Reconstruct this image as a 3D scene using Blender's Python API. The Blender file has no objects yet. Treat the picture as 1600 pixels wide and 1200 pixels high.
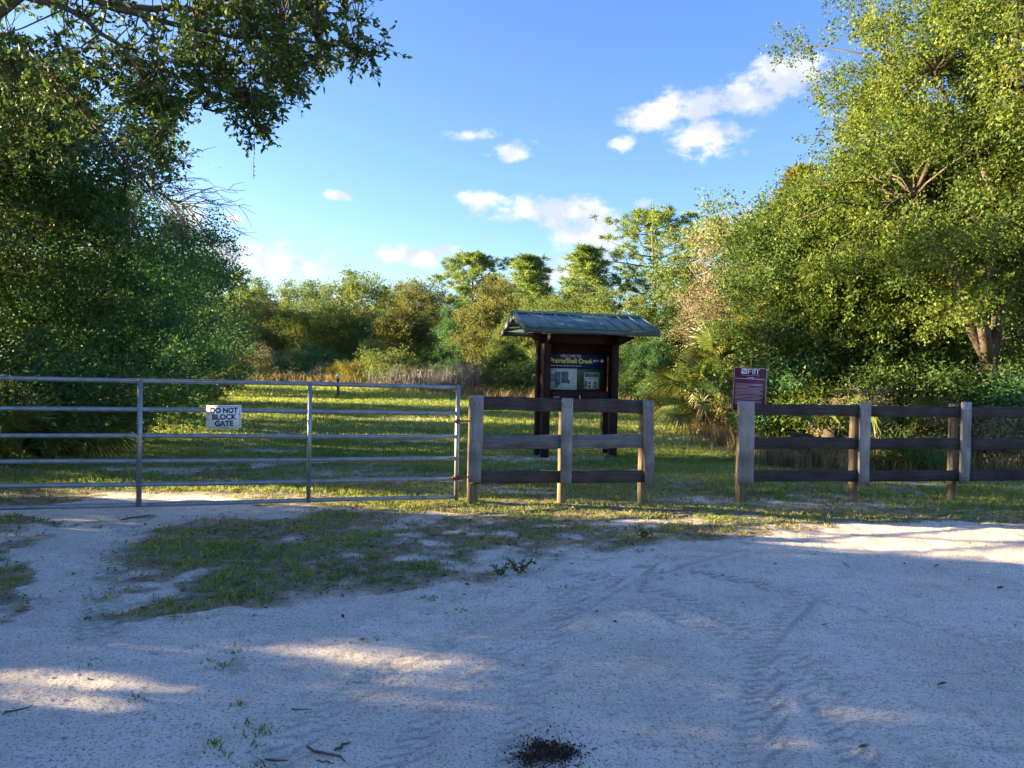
import bpy, math, random
import numpy as np
from mathutils import Vector, Matrix, Euler
R = math.radians
scn = bpy.context.scene
col = scn.collection

# ------------------------------------------------------------------ camera, sky, sun, exposure
F_PX, CAM_H = 1200.0, 1.55
PITCH, ROLL = math.atan(20 / 1200), R(1.2)
_f = np.array([0, math.cos(PITCH), -math.sin(PITCH)])
_u0 = np.array([0, math.sin(PITCH), math.cos(PITCH)])
_r0 = np.array([1.0, 0, 0])
_r = _r0 * math.cos(ROLL) + _u0 * math.sin(ROLL)
_u = _u0 * math.cos(ROLL) - _r0 * math.sin(ROLL)
cam_data = bpy.data.cameras.new('camera')
cam_data.sensor_width = 36
cam_data.lens = 36 * F_PX / 1600
cam_data.clip_start = 0.05
cam_data.clip_end = 6000
cam = bpy.data.objects.new('camera', cam_data)
col.objects.link(cam)
cam.matrix_world = Matrix(((_r[0], _u[0], -_f[0], 0), (_r[1], _u[1], -_f[1], 0), (_r[2], _u[2], -_f[2], CAM_H), (0, 0, 0, 1)))
scn.camera = cam

SUN_EL, SUN_FWD = 10.5, 8.0          # degrees above the horizon; degrees ahead of straight left
SUN = np.array([-math.cos(R(SUN_EL)) * math.cos(R(SUN_FWD)), math.cos(R(SUN_EL)) * math.sin(R(SUN_FWD)), math.sin(R(SUN_EL))])
sun_data = bpy.data.lights.new('sun', 'SUN')
sun_data.energy = 4.2
sun_data.angle = R(0.55)
sun_data.color = (1.0, 0.76, 0.44)
sun = bpy.data.objects.new('sun', sun_data)
col.objects.link(sun)
sun.rotation_euler = Vector(SUN).to_track_quat('Z', 'Y').to_euler()
sun.location = (-30, 10, 20)

scn.view_settings.view_transform = 'Standard'
scn.view_settings.look = 'None'
scn.view_settings.gamma = 1
scn.view_settings.use_curve_mapping = False
scn.view_settings.exposure = 3.1
scn.render.engine = 'CYCLES'
scn.cycles.use_denoising = True
scn.cycles.max_bounces = 4
scn.cycles.diffuse_bounces = 3
scn.cycles.glossy_bounces = 1
scn.cycles.transmission_bounces = 2
scn.cycles.sample_clamp_indirect = 6
scn.cycles.use_adaptive_sampling = True
scn.cycles.adaptive_threshold = 0.025

SKY_STRENGTH = 0.0535
world = bpy.data.worlds.new('World')
scn.world = world
world.use_nodes = True


def ray(px, py):
    d = _f + _r * ((px - 800) / F_PX) - _u * ((py - 600) / F_PX)
    return d


def at(px, py, Y):
    d = ray(px, py)
    return np.array([0, 0, CAM_H]) + d * (Y / d[1])


def build_world():
    nt = world.node_tree
    N, L = nt.nodes, nt.links
    N.clear()
    out = N.new('ShaderNodeOutputWorld')
    bg = N.new('ShaderNodeBackground')
    bg.inputs['Strength'].default_value = SKY_STRENGTH
    sky = N.new('ShaderNodeTexSky')
    sky.sky_type = 'NISHITA'
    sky.sun_disc = False
    sky.sun_elevation = R(SUN_EL)
    sky.sun_rotation = R(-90 + SUN_FWD)
    sky.air_density = 1.0
    sky.dust_density = 1.0
    sky.ozone_density = 3.0
    hs = N.new('ShaderNodeHueSaturation')
    hs.inputs['Saturation'].default_value = 1.13
    hs.inputs['Hue'].default_value = 0.517
    L.new(sky.outputs[0], hs.inputs['Color'])
    tc = N.new('ShaderNodeTexCoord')
    # clouds: soft lobes on the sky sphere, broken up by noise; (x, y, half width, half height) seen from the lot
    blobs = [(1022, 182, 46, 20), (1085, 165, 56, 28), (1105, 215, 58, 32), (1165, 150, 50, 30), (1232, 118, 56, 36),
             (733, 212, 40, 12), (803, 236, 40, 17), (970, 224, 24, 13), (750, 312, 38, 15), (880, 331, 125, 24),
             (935, 368, 66, 42), (400, 407, 105, 30), (655, 398, 64, 20), (365, 343, 16, 11), (285, 345, 38, 34),
             (872, 428, 55, 28), (1085, 375, 52, 24), (522, 305, 26, 8)]
    dirs = [(ray(x, y), w / F_PX, h / F_PX) for x, y, w, h in blobs]
    rng = random.Random(5)
    for k in range(8):                      # the same kind of sky all the way round
        a = R(50 + k * 33 + rng.uniform(-6, 6))
        e = R(rng.uniform(6, 34))
        dirs.append((np.array([math.sin(a) * math.cos(e), math.cos(a) * math.cos(e), math.sin(e)]), rng.uniform(.04, .1), rng.uniform(.014, .03)))
    cur = None
    for d, w, h in dirs:
        d = Vector(d).normalized()
        q = d.to_track_quat('Y', 'Z').to_euler()
        mp = N.new('ShaderNodeMapping')
        mp.vector_type = 'TEXTURE'
        mp.inputs['Location'].default_value = d
        mp.inputs['Rotation'].default_value = q
        mp.inputs['Scale'].default_value = (w, 0.3, h)
        L.new(tc.outputs['Generated'], mp.inputs['Vector'])
        ln = N.new('ShaderNodeVectorMath')
        ln.operation = 'LENGTH'
        L.new(mp.outputs[0], ln.inputs[0])
        if cur is None:
            cur = ln.outputs['Value']
        else:
            m = N.new('ShaderNodeMath')
            m.operation = 'SMOOTH_MIN'
            m.inputs[2].default_value = 0.35
            L.new(cur, m.inputs[0])
            L.new(ln.outputs['Value'], m.inputs[1])
            cur = m.outputs[0]
    nz = N.new('ShaderNodeTexNoise')
    nz.inputs['Scale'].default_value = 26
    nz.inputs['Detail'].default_value = 7
    nz.inputs['Roughness'].default_value = 0.62
    st = N.new('ShaderNodeMapping')
    st.inputs['Scale'].default_value = (1, 1, 1.7)
    L.new(tc.outputs['Generated'], st.inputs['Vector'])
    L.new(st.outputs[0], nz.inputs['Vector'])
    ma = N.new('ShaderNodeMath')
    ma.operation = 'MULTIPLY_ADD'
    L.new(nz.outputs['Fac'], ma.inputs[0])
    ma.inputs[1].default_value = -2.6
    L.new(cur, ma.inputs[2])                 # length - 2.6 * noise
    rm = N.new('ShaderNodeMapRange')
    rm.interpolation_type = 'SMOOTHSTEP'
    rm.inputs['From Min'].default_value = -0.2
    rm.inputs['From Max'].default_value = -1.0
    rm.inputs['To Min'].default_value = 0
    rm.inputs['To Max'].default_value = 0.9
    L.new(ma.outputs[0], rm.inputs['Value'])
    nz2 = N.new('ShaderNodeTexNoise')
    nz2.inputs['Scale'].default_value = 17
    nz2.inputs['Detail'].default_value = 4
    L.new(tc.outputs['Generated'], nz2.inputs['Vector'])
    cr = N.new('ShaderNodeValToRGB')
    cr.color_ramp.elements[0].position = 0.40
    cr.color_ramp.elements[0].color = (1.75, 1.88, 2.15, 1)
    cr.color_ramp.elements[1].position = 0.56
    cr.color_ramp.elements[1].color = (2.75, 2.7, 2.6, 1)
    L.new(nz2.outputs['Fac'], cr.inputs[0])
    mx = N.new('ShaderNodeMix')
    mx.data_type = 'RGBA'
    L.new(rm.outputs[0], mx.inputs[0])
    L.new(hs.outputs[0], mx.inputs[6])
    L.new(cr.outputs[0], mx.inputs[7])
    L.new(mx.outputs[2], bg.inputs['Color'])
    L.new(bg.outputs[0], out.inputs['Surface'])


build_world()

# ------------------------------------------------------------------ helpers
rs = np.random.RandomState(11)


def _hash(ix, iy, s):
    n = (ix.astype(np.int64) * 374761393 + iy.astype(np.int64) * 668265263 + s * 974634777) & 0x7fffffff
    n = ((n ^ (n >> 13)) * 1274126177) & 0x7fffffff
    n = n ^ (n >> 16)
    return (n & 0xffff) / 65535.0


def vnoise(x, y, s=0):
    x = np.asarray(x, float)
    y = np.asarray(y, float)
    ix, iy = np.floor(x), np.floor(y)
    fx, fy = x - ix, y - iy
    fx = fx * fx * (3 - 2 * fx)
    fy = fy * fy * (3 - 2 * fy)
    a, b, c, d = _hash(ix, iy, s), _hash(ix + 1, iy, s), _hash(ix, iy + 1, s), _hash(ix + 1, iy + 1, s)
    return (a * (1 - fx) + b * fx) * (1 - fy) + (c * (1 - fx) + d * fx) * fy


def fbm(x, y, s=0, oct=4):
    t, a, tot = 0, 1.0, 0
    for k in range(oct):
        t = t + a * vnoise(np.asarray(x) * 2 ** k + 17.3 * k, np.asarray(y) * 2 ** k - 9.1 * k, s + k)
        tot += a
        a *= 0.5
    return t / tot


def sstep(a, b, x):
    t = np.clip((np.asarray(x, float) - a) / (b - a), 0, 1)
    return t * t * (3 - 2 * t)


def terrain(x, y):
    x = np.asarray(x, float)
    y = np.asarray(y, float)
    z = 0.7 * sstep(13, 42, y)
    z = z + 0.10 * (fbm(x / 6, y / 6, 3, 2) - .5) * sstep(10, 22, y)
    return z


def relief(x, y):
    near = 1 - sstep(9, 16, y)
    return near * (0.05 * (fbm(x / 1.3, y / 1.3, 21, 3) - .5) + 0.030 * (fbm(x * 3.3, y * 3.3, 31, 3) - .5) + .014 * (fbm(x * 9, y * 9, 35, 2) - .5))


def height(x, y):
    return terrain(x, y) + relief(x, y)


def G(px, py):
    d = ray(px, py)
    t = 1.0
    for k in range(60):
        p = d * t
        z = float(terrain(p[0], p[1]))
        t2 = (z - CAM_H) / d[2]
        t = 0.5 * t + 0.5 * t2
    p = d * t
    return np.array([p[0], p[1], float(height(p[0], p[1]))])


def in_poly(x, y, poly):
    inside = np.zeros(np.shape(x), bool)
    n = len(poly)
    for i in range(n):
        x0, y0 = poly[i][:2]
        x1, y1 = poly[(i + 1) % n][:2]
        c = ((y0 > y) != (y1 > y)) & (x < (x1 - x0) * (y - y0) / (y1 - y0 + 1e-12) + x0)
        inside ^= c
    return inside


def mesh_np(name, V, faces, smooth=False, attrs=None):
    """V (n,3); faces: list of int arrays (m,k) with k = 3 or 4"""
    me = bpy.data.meshes.new(name)
    V = np.ascontiguousarray(V, np.float32)
    if not isinstance(faces, list):
        faces = [faces]
    faces = [np.ascontiguousarray(f, np.int32) for f in faces if len(f)]
    nl = sum(f.size for f in faces)
    nf = sum(len(f) for f in faces)
    me.vertices.add(len(V))
    me.vertices.foreach_set('co', V.ravel())
    me.loops.add(nl)
    me.loops.foreach_set('vertex_index', np.concatenate([f.ravel() for f in faces]))
    me.polygons.add(nf)
    starts, o = [], 0
    for f in faces:
        starts.append(np.arange(len(f)) * f.shape[1] + o)
        o += f.size
    me.polygons.foreach_set('loop_start', np.concatenate(starts).astype(np.int32))
    if smooth:
        me.polygons.foreach_set('use_smooth', np.ones(nf, bool))
    for k, a in (attrs or {}).items():
        at_ = me.attributes.new(k, 'FLOAT', 'POINT')
        at_.data.foreach_set('value', np.ascontiguousarray(a, np.float32))
    me.update(calc_edges=True)
    me.validate()
    return me


def link(name, me, mat=None, parent=None, loc=None, rot=None):
    o = bpy.data.objects.new(name, me)
    col.objects.link(o)
    if mat is not None and me is not None:
        if len(me.materials) == 0:
            me.materials.append(mat)
        elif me.materials[0] != mat:
            o.material_slots[0].link = 'OBJECT'
            o.material_slots[0].material = mat
    if parent is not None:
        o.parent = parent
    if loc is not None:
        o.location = loc
    if rot is not None:
        o.rotation_euler = rot
    return o


def tag(o, label=None, cat=None, group=None, kind=None):
    if label:
        o['label'] = label
    if cat:
        o['category'] = cat
    if group:
        o['group'] = group
    if kind:
        o['kind'] = kind
    return o


def empty(name, loc=(0, 0, 0), rz=0):
    o = bpy.data.objects.new(name, None)
    col.objects.link(o)
    o.location = loc
    o.rotation_euler = (0, 0, rz)
    o.empty_display_size = 0.2
    return o


class MB:
    """collects pieces of one part"""
    def __init__(self):
        self.V, self.Q, self.T, self.n = [], [], [], 0

    def add(self, V, Q=None, T=None):
        V = np.asarray(V, float)
        if Q is not None and len(Q):
            self.Q.append(np.asarray(Q) + self.n)
        if T is not None and len(T):
            self.T.append(np.asarray(T) + self.n)
        self.V.append(V)
        self.n += len(V)
        return self

    def sweep(self, path, prof, up=(0, 0, 1), scale=None, jitter=0, seed=0):
        """prof (k,2) swept along path (m,3); closed ends"""
        path = np.asarray(path, float)
        prof = np.asarray(prof, float)
        m, k = len(path), len(prof)
        r_ = np.random.RandomState(seed)
        tang = np.gradient(path, axis=0)
        tang /= np.linalg.norm(tang, axis=1)[:, None] + 1e-9
        up = np.asarray(up, float)
        V = np.zeros((m, k, 3))
        for i in range(m):
            s = np.cross(tang[i], up)
            if np.linalg.norm(s) < 1e-4:
                s = np.cross(tang[i], (1, 0, 0))
            s /= np.linalg.norm(s)
            v = np.cross(s, tang[i])
            sc = 1 if scale is None else scale[i]
            pr = prof * sc
            if jitter:
                pr = pr + r_.normal(0, jitter, pr.shape)
            V[i] = path[i] + pr[:, :1] * s + pr[:, 1:] * v
        V = V.reshape(-1, 3)
        Q = []
        for i in range(m - 1):
            for j in range(k):
                j2 = (j + 1) % k
                Q.append((i * k + j, i * k + j2, (i + 1) * k + j2, (i + 1) * k + j))
        ends = np.vstack([path[0], path[-1]])
        V = np.vstack([V, ends])
        T = []
        for j in range(k):
            j2 = (j + 1) % k
            T.append((m * k, j2, j))
            T.append((m * k + 1, (m - 1) * k + j, (m - 1) * k + j2))
        return self.add(V, Q, T)

    def tube(self, path, rad, k=8):
        rad = np.broadcast_to(np.asarray(rad, float), (len(path),))
        a = np.arange(k) * 2 * math.pi / k
        return self.sweep(path, np.c_[np.cos(a), np.sin(a)], scale=rad, up=(0.013, 0.99, 0.11))

    def box(self, lo, hi):
        x0, y0, z0 = lo
        x1, y1, z1 = hi
        V = [(x0, y0, z0), (x1, y0, z0), (x1, y1, z0), (x0, y1, z0), (x0, y0, z1), (x1, y0, z1), (x1, y1, z1), (x0, y1, z1)]
        Q = [(0, 3, 2, 1), (4, 5, 6, 7), (0, 1, 5, 4), (1, 2, 6, 5), (2, 3, 7, 6), (3, 0, 4, 7)]
        return self.add(V, Q)

    def plank(self, p0, p1, w, t, bev=0.006, n=10, jitter=0.0015, seed=0, up=(0, 0, 1), taper=None):
        """a sawn board from p0 to p1, w along `up`, t across, edges broken, slightly uneven"""
        a, b = t / 2, w / 2
        prof = [(-a + bev, -b), (a - bev, -b), (a, -b + bev), (a, b - bev), (a - bev, b), (-a + bev, b), (-a, b - bev), (-a, -b + bev)]
        s = np.linspace(0, 1, n)[:, None]
        path = np.asarray(p0) * (1 - s) + np.asarray(p1) * s
        r_ = np.random.RandomState(seed)
        path = path + np.cumsum(r_.normal(0, jitter, path.shape), axis=0) * np.sin(s * math.pi)
        return self.sweep(path, prof, up=up, jitter=jitter * .7, seed=seed)

    def build(self, name, mat, parent=None, smooth=False, loc=None, rot=None):
        F = []
        if self.Q:
            F.append(np.vstack(self.Q))
        if self.T:
            F.append(np.vstack(self.T))
        me = mesh_np(name, np.vstack(self.V), F, smooth)
        return link(name, me, mat, parent, loc, rot)


# ------------------------------------------------------------------ materials
def nodes(name):
    m = bpy.data.materials.new(name)
    m.use_nodes = True
    nt = m.node_tree
    nt.nodes.clear()
    return m, nt.nodes, nt.links


def ramp(N, stops):
    cr = N.new('ShaderNodeValToRGB')
    el = cr.color_ramp.elements
    while len(el) < len(stops):
        el.new(0.5)
    for e, (p, c) in zip(el, stops):
        e.position = p
        e.color = (*c, 1)
    return cr


def noise(N, L, scale, detail=4, rough=0.55, vec=None, dist=0):
    n = N.new('ShaderNodeTexNoise')
    n.inputs['Scale'].default_value = scale
    n.inputs['Detail'].default_value = detail
    n.inputs['Roughness'].default_value = rough
    n.inputs['Distortion'].default_value = dist
    if vec is not None:
        L.new(vec, n.inputs['Vector'])
    return n


def leaf_mat(name, c0, c1, c2, trans=0.4, gloss=0.2, rough=0.6):
    """leaves: colour varies leaf by leaf; some light passes through"""
    m, N, L = nodes(name)
    out = N.new('ShaderNodeOutputMaterial')
    at_ = N.new('ShaderNodeAttribute')
    at_.attribute_name = 'tint'
    cr = ramp(N, [(0.0, c0), (0.55, c1), (1.0, c2)])
    L.new(at_.outputs['Fac'], cr.inputs[0])
    p = N.new('ShaderNodeBsdfPrincipled')
    p.inputs['Roughness'].default_value = rough
    p.inputs['Specular IOR Level'].default_value = gloss
    L.new(cr.outputs[0], p.inputs['Base Color'])
    t = N.new('ShaderNodeBsdfTranslucent')
    hs = N.new('ShaderNodeHueSaturation')
    hs.inputs['Hue'].default_value = 0.485
    hs.inputs['Saturation'].default_value = 1.1
    hs.inputs['Value'].default_value = 1.5
    L.new(cr.outputs[0], hs.inputs['Color'])
    L.new(hs.outputs[0], t.inputs['Color'])
    mx = N.new('ShaderNodeMixShader')
    mx.inputs[0].default_value = trans
    L.new(p.outputs[0], mx.inputs[1])
    L.new(t.outputs[0], mx.inputs[2])
    L.new(mx.outputs[0], out.inputs['Surface'])
    return m


def simple_mat(name, c, rough=0.6, metal=0.0, spec=0.4, var=0.25, scale=6, bump=0.0, bscale=40, rust=False):
    m, N, L = nodes(name)
    out = N.new('ShaderNodeOutputMaterial')
    p = N.new('ShaderNodeBsdfPrincipled')
    p.inputs['Roughness'].default_value = rough
    p.inputs['Metallic'].default_value = metal
    p.inputs['Specular IOR Level'].default_value = spec
    tc = N.new('ShaderNodeTexCoord')
    n = noise(N, L, scale, 5, 0.6, tc.outputs['Object'])
    cr = ramp(N, [(0.3, tuple(x * (1 - var) for x in c)), (0.7, tuple(min(1, x * (1 + var)) for x in c))])
    L.new(n.outputs['Fac'], cr.inputs[0])
    L.new(cr.outputs[0], p.inputs['Base Color'])
    if rust:
        nr = noise(N, L, 14, 6, 0.75, tc.outputs['Object'])
        rr = N.new('ShaderNodeMapRange')
        rr.inputs['From Min'].default_value = .60
        rr.inputs['From Max'].default_value = .70
        L.new(nr.outputs['Fac'], rr.inputs['Value'])
        mr = N.new('ShaderNodeMix')
        mr.data_type = 'RGBA'
        L.new(rr.outputs[0], mr.inputs[0])
        L.new(cr.outputs[0], mr.inputs[6])
        mr.inputs[7].default_value = (.16, .10, .065, 1)
        L.new(mr.outputs[2], p.inputs['Base Color'])
    if bump:
        n2 = noise(N, L, bscale, 5, 0.6, tc.outputs['Object'])
        b = N.new('ShaderNodeBump')
        b.inputs['Strength'].default_value = bump
        b.inputs['Distance'].default_value = 0.01
        L.new(n2.outputs['Fac'], b.inputs['Height'])
        L.new(b.outputs[0], p.inputs['Normal'])
    L.new(p.outputs[0], out.inputs['Surface'])
    return m


def wood_mat(name, dark, light, axis, knots=True, rough=0.8):
    """weathered sawn wood, grain along the local axis"""
    m, N, L = nodes(name)
    out = N.new('ShaderNodeOutputMaterial')
    p = N.new('ShaderNodeBsdfPrincipled')
    p.inputs['Roughness'].default_value = rough
    p.inputs['Specular IOR Level'].default_value = 0.2
    tc = N.new('ShaderNodeTexCoord')
    mp = N.new('ShaderNodeMapping')
    sc = [60.0, 60.0, 60.0]
    sc[axis] = 2.2
    mp.inputs['Scale'].default_value = sc
    L.new(tc.outputs['Object'], mp.inputs['Vector'])
    g = noise(N, L, 1.6, 7, 0.68, mp.outputs[0], 0.6)
    big = noise(N, L, 2.6, 3, 0.5, tc.outputs['Object'])
    cr = ramp(N, [(0.26, tuple(x * .45 for x in dark)), (0.38, dark), (0.68, light)])
    L.new(g.outputs['Fac'], cr.inputs[0])
    cr2 = ramp(N, [(0.32, (0.55, 0.52, 0.5)), (0.65, (1.1, 1.1, 1.12))])
    L.new(big.outputs['Fac'], cr2.inputs[0])
    mu = N.new('ShaderNodeMix')
    mu.data_type = 'RGBA'
    mu.blend_type = 'MULTIPLY'
    mu.inputs[0].default_value = 1
    L.new(cr.outputs[0], mu.inputs[6])
    L.new(cr2.outputs[0], mu.inputs[7])
    # drying cracks: thin dark streaks along the grain
    mp2 = N.new('ShaderNodeMapping')
    sc2 = [46.0, 46.0, 46.0]
    sc2[axis] = 1.0
    mp2.inputs['Scale'].default_value = sc2
    L.new(tc.outputs['Object'], mp2.inputs['Vector'])
    ck = noise(N, L, 0.9, 2, 0.5, mp2.outputs[0], 0.4)
    cc = ramp(N, [(0.22, (0.25, 0.23, 0.22)), (0.30, (1, 1, 1))])
    L.new(ck.outputs['Fac'], cc.inputs[0])
    mu2 = N.new('ShaderNodeMix')
    mu2.data_type = 'RGBA'
    mu2.blend_type = 'MULTIPLY'
    mu2.inputs[0].default_value = 1
    L.new(mu.outputs[2], mu2.inputs[6])
    L.new(cc.outputs[0], mu2.inputs[7])
    L.new(mu2.outputs[2], p.inputs['Base Color'])
    b = N.new('ShaderNodeBump')
    b.inputs['Strength'].default_value = 0.6
    b.inputs['Distance'].default_value = 0.004
    L.new(g.outputs['Fac'], b.inputs['Height'])
    L.new(b.outputs[0], p.inputs['Normal'])
    L.new(p.outputs[0], out.inputs['Surface'])
    return m


M = {}
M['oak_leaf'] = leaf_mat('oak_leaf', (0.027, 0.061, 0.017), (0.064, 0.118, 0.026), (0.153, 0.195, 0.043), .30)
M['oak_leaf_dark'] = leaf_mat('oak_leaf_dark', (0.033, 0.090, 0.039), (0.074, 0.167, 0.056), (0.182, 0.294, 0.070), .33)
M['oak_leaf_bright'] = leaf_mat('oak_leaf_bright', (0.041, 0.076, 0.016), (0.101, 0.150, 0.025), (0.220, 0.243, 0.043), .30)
M['far_leaf'] = leaf_mat('far_leaf', (0.063, 0.109, 0.034), (0.131, 0.185, 0.049), (0.269, 0.288, 0.075), .36)
M['far_leaf_olive'] = leaf_mat('far_leaf_olive', (0.072, 0.085, 0.030), (0.138, 0.158, 0.047), (0.262, 0.248, 0.076), .36)
M['dry_leaf'] = leaf_mat('dry_leaf', (.13, .12, .07), (.235, .215, .12), (.33, .30, .18), .25, .15)
M['needle'] = leaf_mat('needle', (0.075, 0.141, 0.045), (0.157, 0.242, 0.062), (0.312, 0.367, 0.086), .3, .3)
M['needle_yellow'] = leaf_mat('needle_yellow', (.07, .085, .018), (.13, .14, .025), (.22, .20, .03), .35, .25)
M['palm_leaf'] = leaf_mat('palm_leaf', (0.044, 0.081, 0.020), (0.094, 0.131, 0.031), (0.188, 0.206, 0.053), .3, .45, .38)
M['palm_dead'] = leaf_mat('palm_dead', (0.156, 0.108, 0.054), (0.312, 0.222, 0.108), (0.480, 0.348, 0.168), .2, .1, .7)
M['grass'] = leaf_mat('grass', (0.091, 0.167, 0.033), (0.205, 0.282, 0.061), (0.409, 0.378, 0.136), .35, .2, .6)
M['grass_dry'] = leaf_mat('grass_dry', (.10, .085, .04), (.19, .155, .08), (.30, .25, .13), .3, .15, .7)
M['cane'] = leaf_mat('cane', (.10, .095, .09), (.19, .18, .165), (.30, .28, .26), .15, .1, .8)
M['yellow_leaf'] = leaf_mat('yellow_leaf', (.09, .10, .015), (.19, .185, .03), (.33, .28, .05), .35, .2)
M['litter'] = leaf_mat('litter', (.07, .042, .022), (.16, .10, .05), (.28, .20, .11), .1, .15, .8)
M['moss'] = leaf_mat('moss', (.07, .075, .055), (.13, .13, .09), (.20, .19, .13), .3, .05, .9)
M['bark'] = wood_mat('bark', (.055, .045, .036), (.15, .125, .10), 2, rough=.95)
M['bark_pale'] = wood_mat('bark_pale', (.12, .095, .07), (.26, .215, .165), 2, rough=.95)
M['twig'] = simple_mat('twig', (.085, .07, .055), .9, var=.35)
M['wood_board'] = wood_mat('wood_board', (.21, .205, .20), (.33, .325, .32), 2)
M['wood_rail'] = wood_mat('wood_rail', (.045, .036, .031), (.105, .088, .078), 0)
M['wood_rail_grey'] = wood_mat('wood_rail_grey', (.10, .098, .098), (.23, .225, .225), 0)
M['wood_rail_dark'] = wood_mat('wood_rail_dark', (.030, .028, .028), (.072, .068, .067), 0)
M['wood_post'] = wood_mat('wood_post', (.13, .10, .06), (.30, .245, .16), 2)
M['galvanised'] = simple_mat('galvanised', (.25, .275, .30), .42, .55, .5, .22, 9, .15, 60, True)
M['rusty'] = simple_mat('rusty', (.13, .07, .04), .8, .3, .3, .4, 30)
M['kiosk_wood'] = wood_mat('kiosk_wood', (.022, .007, .006), (.045, .014, .011), 2, rough=.7)
M['roof_metal'] = simple_mat('roof_metal', (.095, .17, .16), .38, .25, .5, .16, 3)
M['roof_trim'] = simple_mat('roof_trim', (.07, .10, .105), .5, .1, .4, .15)
M['barge'] = simple_mat('barge', (.16, .15, .145), .7)
M['sign_white'] = simple_mat('sign_white', (.74, .75, .76), .45, var=.05)
M['sign_black'] = simple_mat('sign_black', (.012, .012, .02), .5, var=.1)
M['maroon'] = simple_mat('maroon', (.085, .012, .030), .4, var=.08)
M['print_white'] = simple_mat('print_white', (0.612, 0.595, 0.595), .5, var=.05)
M['print_pink'] = simple_mat('print_pink', (.34, .24, .30), .5, var=.1)
M['print_blue'] = simple_mat('print_blue', (.018, .035, .11), .4, var=.12)
M['print_yellow'] = simple_mat('print_yellow', (.72, .62, .05), .5, var=.05)
M['print_map'] = simple_mat('print_map', (0.495, 0.540, 0.570), .5, var=.08)
M['print_mapdark'] = simple_mat('print_mapdark', (.10, .14, .16), .5, var=.3, scale=30)
M['print_green'] = simple_mat('print_green', (.05, .075, .035), .5, var=.5, scale=14)
M['print_paper'] = simple_mat('print_paper', (0.495, 0.495, 0.420), .6, var=.05)
M['dark_paint'] = simple_mat('dark_paint', (.03, .03, .03), .6)
M['pebble'] = leaf_mat('pebble', (.10, .10, .10), (.34, .32, .30), (.66, .64, .61), 0.0, .2, .8)
M['dark_soil'] = leaf_mat('dark_soil', (.02, .016, .013), (.055, .04, .03), (.16, .11, .075), 0.0, .1, .9)


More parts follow.
